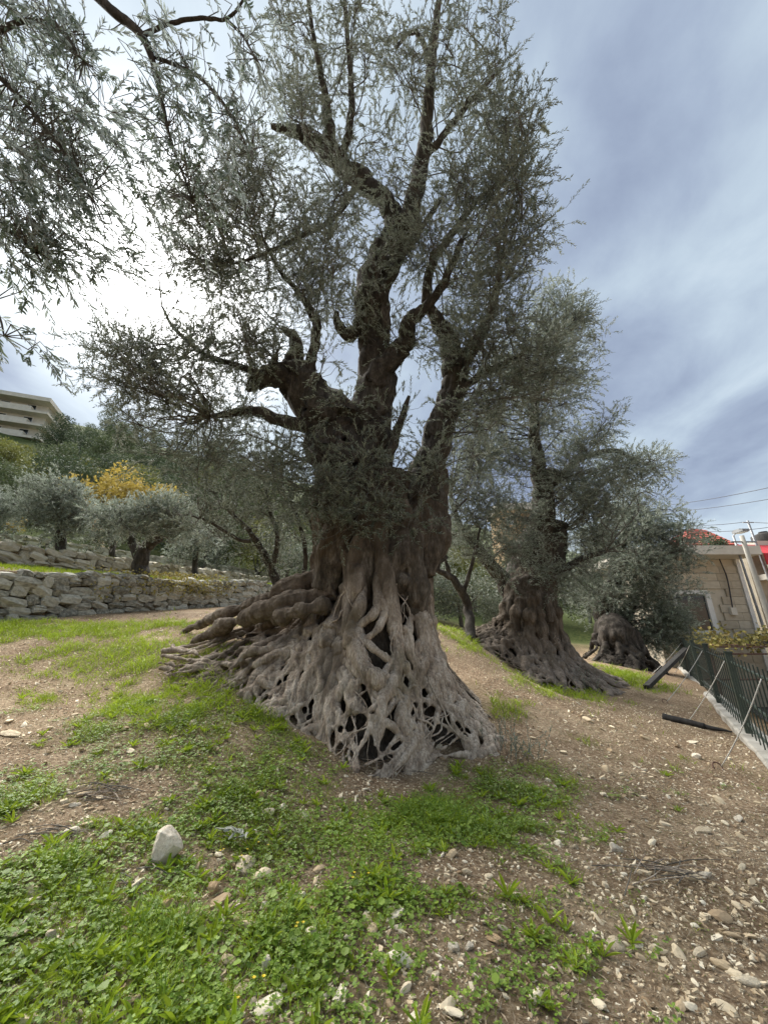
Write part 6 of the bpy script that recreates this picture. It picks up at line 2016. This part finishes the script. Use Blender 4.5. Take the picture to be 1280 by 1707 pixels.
# gravel
import bmesh
bm = bmesh.new(); bmesh.ops.create_icosphere(bm, subdivisions=1, radius=0.5)
bm.free()
_s = np.array([-1, 1])
IV = np.array([[x, y, z] for z in _s for y in _s for x in _s]) * np.array([0.40, 0.36, 0.40]) + np.array([[0.1, 0, 0], [-0.06, 0.05, 0], [0, -0.08, 0], [0.05, 0.1, 0], [-0.12, 0.05, 0], [0, 0.12, -0.1], [0.1, -0.05, 0.05], [-0.15, -0.1, -0.05]])
IF = np.array([[0, 2, 3, 1], [4, 5, 7, 6], [0, 1, 5, 4], [2, 6, 7, 3], [0, 4, 6, 2], [1, 3, 7, 5]])


def gravel(n, ymax, power, smin, smax, name, label, dens):
    X, Y = scatter(n, ymax, power)
    ok = on_field(X, Y) & (rg.random(n) < dens(X, Y)); X, Y = X[ok], Y[ok]; m = len(X)
    sz = smin * (smax / smin) ** (rg.random(m) ** 2.2)
    z = H(X, Y)
    yaw = rg.uniform(0, 6.28, m)
    sc = np.stack([sz * rg.uniform(0.8, 1.5, m), sz * rg.uniform(0.6, 1.0, m), sz * rg.uniform(0.3, 0.6, m)], -1)
    V = (IV[None] * (1 + rg.normal(size=(m, len(IV), 1)) * 0.16)) * sc[:, None]
    tilt = rg.normal(size=(m, 1)) * 0.35
    V[..., 2] += V[..., 0] * tilt
    ca, sa = np.cos(yaw)[:, None], np.sin(yaw)[:, None]
    V = np.stack([V[..., 0] * ca - V[..., 1] * sa + X[:, None], V[..., 0] * sa + V[..., 1] * ca + Y[:, None], V[..., 2] + (z + sz * 0.08)[:, None]], -1)
    F = (np.arange(m)[:, None, None] * len(IV) + IF[None]).reshape(-1, 4)
    o = link(name, mesh_np(name, V.reshape(-1, 3), [F], M['pebble'], False)); tag(o, label, name, None, 'stuff')
    print(name, m)


bare = lambda x, y: np.clip(0.30 * np.clip(-x / 3, 0, 1) + 0.95 - 0.70 * np.clip(cover(x, y), 0, 1) + 0.5 * fbm(np.c_[x, y, x * 0] * 1.3, 2, 66), 0.10, 1)
gravel(95000, 10.0, 1.35, 0.007, 0.034, 'gravel', 'small pale limestone gravel in the soil', bare)
gravel(7500, 13.0, 1.05, 0.025, 0.07, 'pebbles', 'pale limestone pebbles scattered on the soil', lambda x, y: bare(x, y) * 0.75)

# stones one can pick out, each a thing
CH = [rock_mesh(700 + k, M['pebble'], 2, 7, (1.2, 0.8, 0.5)) for k in range(8)]
n = 0
rr = np.random.default_rng(4321)
tries = 0
while n < 190 and tries < 6000:
    tries += 1
    px, py = rr.uniform(5, 1275), 1180 + 520 * rr.random() ** 0.8
    g = G(px, py)
    if not on_field(g[:1], g[1:2])[0] or rr.random() > bare(g[:1], g[1:2])[0] * 1.1:
        continue
    if abs(g[0] - C0[0]) < 2 and g[1] > 4.7 and g[1] < 8: continue
    o = link('limestone_chip', CH[rr.integers(8)])
    s = rr.uniform(0.035, 0.085) * (1 + 0.6 * (rr.random() < 0.15)) * max(1, np.linalg.norm(g[:2]) / 4)
    o.location = (g[0], g[1], h1(g[0], g[1]) + s * 0.06)
    o.rotation_euler = (rr.normal() * 0.3, rr.normal() * 0.3, rr.uniform(0, 6.28))
    o.scale = (s, s * rr.uniform(0.75, 1.1), s * rr.uniform(0.7, 1.1))
    where = ('on the bare soil at the foot of the green fence' if px > 900 and py < 1330 else 'beside the heap of dry branchlets on the slope' if px > 980 and py < 1500 else 'in the gravel of the lower right corner' if px > 900 else
             'on the gravelly soil at the left edge' if px < 260 and py < 1420 else 'among clover round the biggest foreground stone' if px < 480 and py < 1560 else 'among weeds along the bottom edge' if px < 480 else
             'below the grass patch under the largest olive' if py < 1560 else 'in the bare patch at the bottom middle')
    big_ = s > 0.085
    tag(o, ('palm sized pale limestone chip ' if big_ else 'small flat pale limestone chip ') + where, 'stone', ('larger ' if big_ else 'small ') + 'limestone chips ' + where)
    n += 1
print('chips', n)

def hero_rock():
    import bmesh
    out = np.array([(-0.1, 0.55), (-0.30, 0.50), (-0.47, 0.34), (-0.47, -0.5), (-0.06, -0.58), (0.5, -0.08), (0.36, 0.16), (0.14, 0.36)])
    r_ = np.random.default_rng(9)
    P = []
    for x, z in out:
        P += [(x * 0.62 - 0.05, -0.40, z * 0.66 + 0.02), (x, -0.08, z), (x * 0.72, 0.34, z * 0.75)]
    bm = bmesh.new()
    for p in np.array(P) + r_.normal(size=(len(P), 3)) * 0.025:
        bm.verts.new(p)
    bmesh.ops.convex_hull(bm, input=bm.verts[:])
    bmesh.ops.triangulate(bm, faces=bm.faces[:])
    for _ in range(3):
        bmesh.ops.subdivide_edges(bm, edges=bm.edges[:], cuts=1)
        bmesh.ops.triangulate(bm, faces=bm.faces[:])
        bmesh.ops.smooth_vert(bm, verts=bm.verts[:], factor=0.12, use_axis_x=True, use_axis_y=True, use_axis_z=True)
    V = np.array([v.co[:] for v in bm.verts]); bm.verts.index_update()
    F = np.array([[v.index for v in f.verts] for f in bm.faces]); bm.free()
    V = V + nrm(V) * (0.035 * fbm(V * 3.0, 3, 5) + 0.012 * fbm(V * 11, 2, 6))[:, None]
    return mesh_np('limestone_rock', V, [F], M['stone_white'], False)


BIG = [  # px, py, width px, label, material, squash
    (274, 1438, 51, 'large pale faceted stone standing in the clover, biggest stone in the foreground', 'stone_white', (1.0, 0.8, 1.05)),
    (403, 1452, 34, 'pale wedge shaped stone lying under the fallen olive sprig', 'stone', (0.9, 1.5, 0.6)),
    (155, 1527, 44, 'half buried cream stone sunk in the clover below the biggest stone', 'stone', (1.3, 0.8, 0.5)),
    (272, 1522, 30, 'orange tinted stone among the round weed leaves, below the biggest stone', 'stone_orange', (1.1, 0.9, 0.6)),
    (18, 1572, 40, 'pale stone with a dark pebble behind it near the lower left corner', 'stone', (1.1, 0.9, 0.55)),
    (40, 1556, 18, 'small white stone leaning on the pale one near the lower left corner', 'stone_white', (0.7, 0.9, 1.2)),
    (78, 1578, 22, 'narrow upright cream stone in the weeds close to the lower left corner', 'stone', (0.7, 0.7, 1.3)),
    (354, 1495, 20, 'upright orange stone just right of the orange tinted one', 'stone_orange', (0.8, 0.8, 1.2)),
    (447, 1362, 22, 'rounded pale stone in the grass above the fallen olive sprig', 'stone', (1.1, 0.9, 0.7)),
    (430, 1335, 16, 'orange brown stone in the grass left of the path to the roots', 'stone_orange', (1, 0.8, 0.9)),
    (62, 1310, 26, 'flat white stone at the edge of the bare gravel on the left', 'stone_white', (1.3, 0.9, 0.5)),
    (12, 1228, 40, 'wide flat cream stone at the left edge of the gravel', 'stone', (1.5, 0.9, 0.4)),
    (120, 1349, 20, 'white chip beside the heap of dry twigs', 'stone_white', (1.2, 0.8, 0.5)),
    (114, 1397, 24, 'pointed white stone below the heap of dry twigs', 'stone_white', (0.8, 1.5, 0.5)),
    (1029, 1421, 26, 'rounded white stone on bare soil at the right', 'stone_white', (1.3, 0.9, 0.8)),
    (1181, 1468, 32, 'long pinkish white stone lying on the gravel at the right', 'stone_white', (1.7, 0.7, 0.6)),
    (1028, 1582, 36, 'pale yellow stone with a slanting top near the lower right', 'stone', (1.2, 1.1, 0.5)),
    (758, 1594, 22, 'white lumpy stone, left one of a touching pair low in the middle', 'stone_white', (1.1, 0.9, 0.8)),
    (783, 1591, 18, 'white lumpy stone, right one of a touching pair low in the middle', 'stone_white', (1, 0.9, 0.8)),
    (825, 1574, 26, 'yellowish stone with grass growing over its edge', 'stone_orange', (1.2, 0.9, 0.7)),
    (1064, 1584, 22, 'thin white slab beside the pale yellow stone near the lower right', 'stone_white', (1.4, 0.8, 0.3)),
    (960, 1418, 18, 'small cream stone where the grass patch ends', 'stone', (1.3, 0.7, 0.6)),
    (1165, 1266, 16, 'smooth white stone close to the nearest white rope', 'stone_white', (0.9, 0.9, 0.8)),
    (1156, 1240, 22, 'flat grey stone between the dark pole and the nearest white rope', 'stone', (1.5, 0.9, 0.35)),
    (1175, 1391, 34, 'wide cream slab, left one of two on the slope at the right', 'stone', (1.5, 0.9, 0.4)),
    (1235, 1371, 22, 'white stone on the slope close to the right edge', 'stone_white', (1.2, 0.9, 0.5)),
    (1250, 1645, 46, 'long cream stone half buried in the lower right corner', 'stone', (1.7, 0.8, 0.5)),
    (1172, 1600, 30, 'bright cream stone above the long one in the lower right corner', 'stone', (1.5, 0.8, 0.5)),
    (440, 1632, 24, 'pale upright chip in the weeds low in the middle left', 'stone_white', (0.6, 0.8, 1.3)),
    (357, 1683, 34, 'cream stone at the bottom edge among mallow leaves', 'stone', (1.3, 0.9, 0.6)),
    (303, 1694, 24, 'small tan stone at the bottom edge left of the cream one', 'stone_orange', (1.1, 0.9, 0.7)),
    (768, 1262, 0, '', '', ()),
    (733, 1252, 14, 'pale stone lodged in the soil under the root overhang', 'stone', (1, 0.9, 0.8)),
]
for i, (px, py, wp, lab, mt, sq) in enumerate(BIG):
    if not wp: continue
    g = G(px, py)
    dep = (g - EYE) @ np.array([0, CP, SP])
    s = wp * dep / 640.0 / max(0.9, sq[0]) * 1.02
    o = link('limestone_rock', rock_mesh(800 + i, M[mt], 3, 10, sq, name='limestone_rock') if wp < 50 else hero_rock())
    o.scale = (s, s, s)
    o.location = (g[0], g[1] + 0.2 * s, h1(g[0], g[1]) + s * sq[2] * 0.20)
    o.rotation_euler = (rr.normal() * 0.12, rr.normal() * 0.12, rr.normal() * 0.35)
    if wp > 50:
        o.rotation_euler = (-0.35, 0.0, 0.1)
        o.location[2] += 0.13 * s
    tag(o, lab, 'stone', 'larger pale stones in the foreground')

# fallen olive sprig
g = G(388, 1412)
sp = thing('olive_sprig', tuple(g), 'fallen grey olive sprig lying on the clover by the wedge shaped stone', 'sprig')
mb = MB().tube([g + [-0.10, 0.05, 0.05], g + [-0.03, 0.0, 0.06], g + [0.06, -0.02, 0.06], g + [0.14, 0.0, 0.05]], [0.0035, 0.003, 0.002], 5, n=12)
mb.build('stem', M['twig'], sp)
lm2 = mesh_np('leaf', LEAF6 * np.array([0.24, 1, 1]), [np.array([[0, 3, 2, 1], [0, 5, 4, 3]])], M['leaf_dry'], True)
for k in range(13):
    o = link('leaf', lm2, sp)
    t_ = k / 12
    o.location = g + np.array([-0.09 + 0.22 * t_, 0.04 - 0.05 * t_, 0.085 + rr.uniform(0, 0.02)])
    o.rotation_euler = (rr.uniform(2.6, 3.5) if k % 2 else rr.normal() * 0.3, rr.normal() * 0.4, (-1.5 + (0.9 if k % 2 else -0.9) + rr.normal() * 0.25))
    o.scale = (0.095,) * 3

# heaps of dry twigs
def twig_heap(label, px, py, n, rad, L):
    g = G(px, py)
    root = thing('dry_twigs', tuple(g), label, 'twigs')
    for k in range(n):
        q = g + np.array([rr.normal() * rad, rr.normal() * rad * 0.6, 0])
        a = rr.normal() * 0.5 + 0.15
        d = np.array([math.cos(a), math.sin(a), 0]) * L * rr.uniform(0.5, 1.2) / 2
        p0, p1 = q - d, q + d
        p0[2] = h1(*p0[:2]) + rr.uniform(0.005, 0.03); p1[2] = h1(*p1[:2]) + rr.uniform(0.005, 0.05)
        mid = (p0 + p1) / 2 + [rr.normal() * 0.02, rr.normal() * 0.02, 0.015]
        MB().tube([p0, mid, p1], [0.004, 0.0035, 0.002], 5, n=8).build('twig', M['root'] if k % 2 else M['twig'], root, True)


twig_heap('loose heap of dry grey twigs on the bare soil at the left', 165, 1325, 24, 0.12, 0.35)
twig_heap('scatter of thin dry twigs left of the biggest foreground stone', 80, 1405, 12, 0.10, 0.3)
twig_heap('dry grey branchlets lying on the slope right of the grass', 1110, 1462, 20, 0.13, 0.4)
twig_heap('few dry sticks lying under the biggest foreground stone', 235, 1475, 8, 0.08, 0.22)
twig_heap('dry sticks leaning below the overhanging roots of the largest olive', 660, 1270, 10, 0.25, 0.35)

# grey leafed young suckers at the foot of the great olive
r_ = np.random.default_rng(66)
for lab, px, py, n, hh in (('grey leaved sucker shoots at the right foot of the largest olive', 855, 1262, 26, 0.45), ('grey leaved sucker shoots below the skirt of the second olive', 975, 1150, 20, 0.6)):
    g = G(px, py)
    root = thing('olive_sucker', tuple(g), lab, 'sucker shoots')
    base = g + r_.normal(size=(n, 3)) * [0.16, 0.12, 0]
    base[:, 2] = H(base[:, 0], base[:, 1])
    d = nrm(r_.normal(size=(n, 3)) * 0.35 + [0.1, 0, 1])
    P, D_, N_, ll, ww, mid, tip = sprig_leaves(r_, base, d, hh * r_.uniform(0.5, 1.2, n), 16, 0.055, 0.26, 0.05)
    v, f = leaf_cards(P, D_, N_, ll, ww, LEAF4)
    add_leaves('leaves', v, f, M['leaf_pale'], root)
    v, f = thin_twigs(np.stack([base, mid, tip], 1), 0.003, 0.001)
    add_leaves('stems', v, f, M['twig'], root)
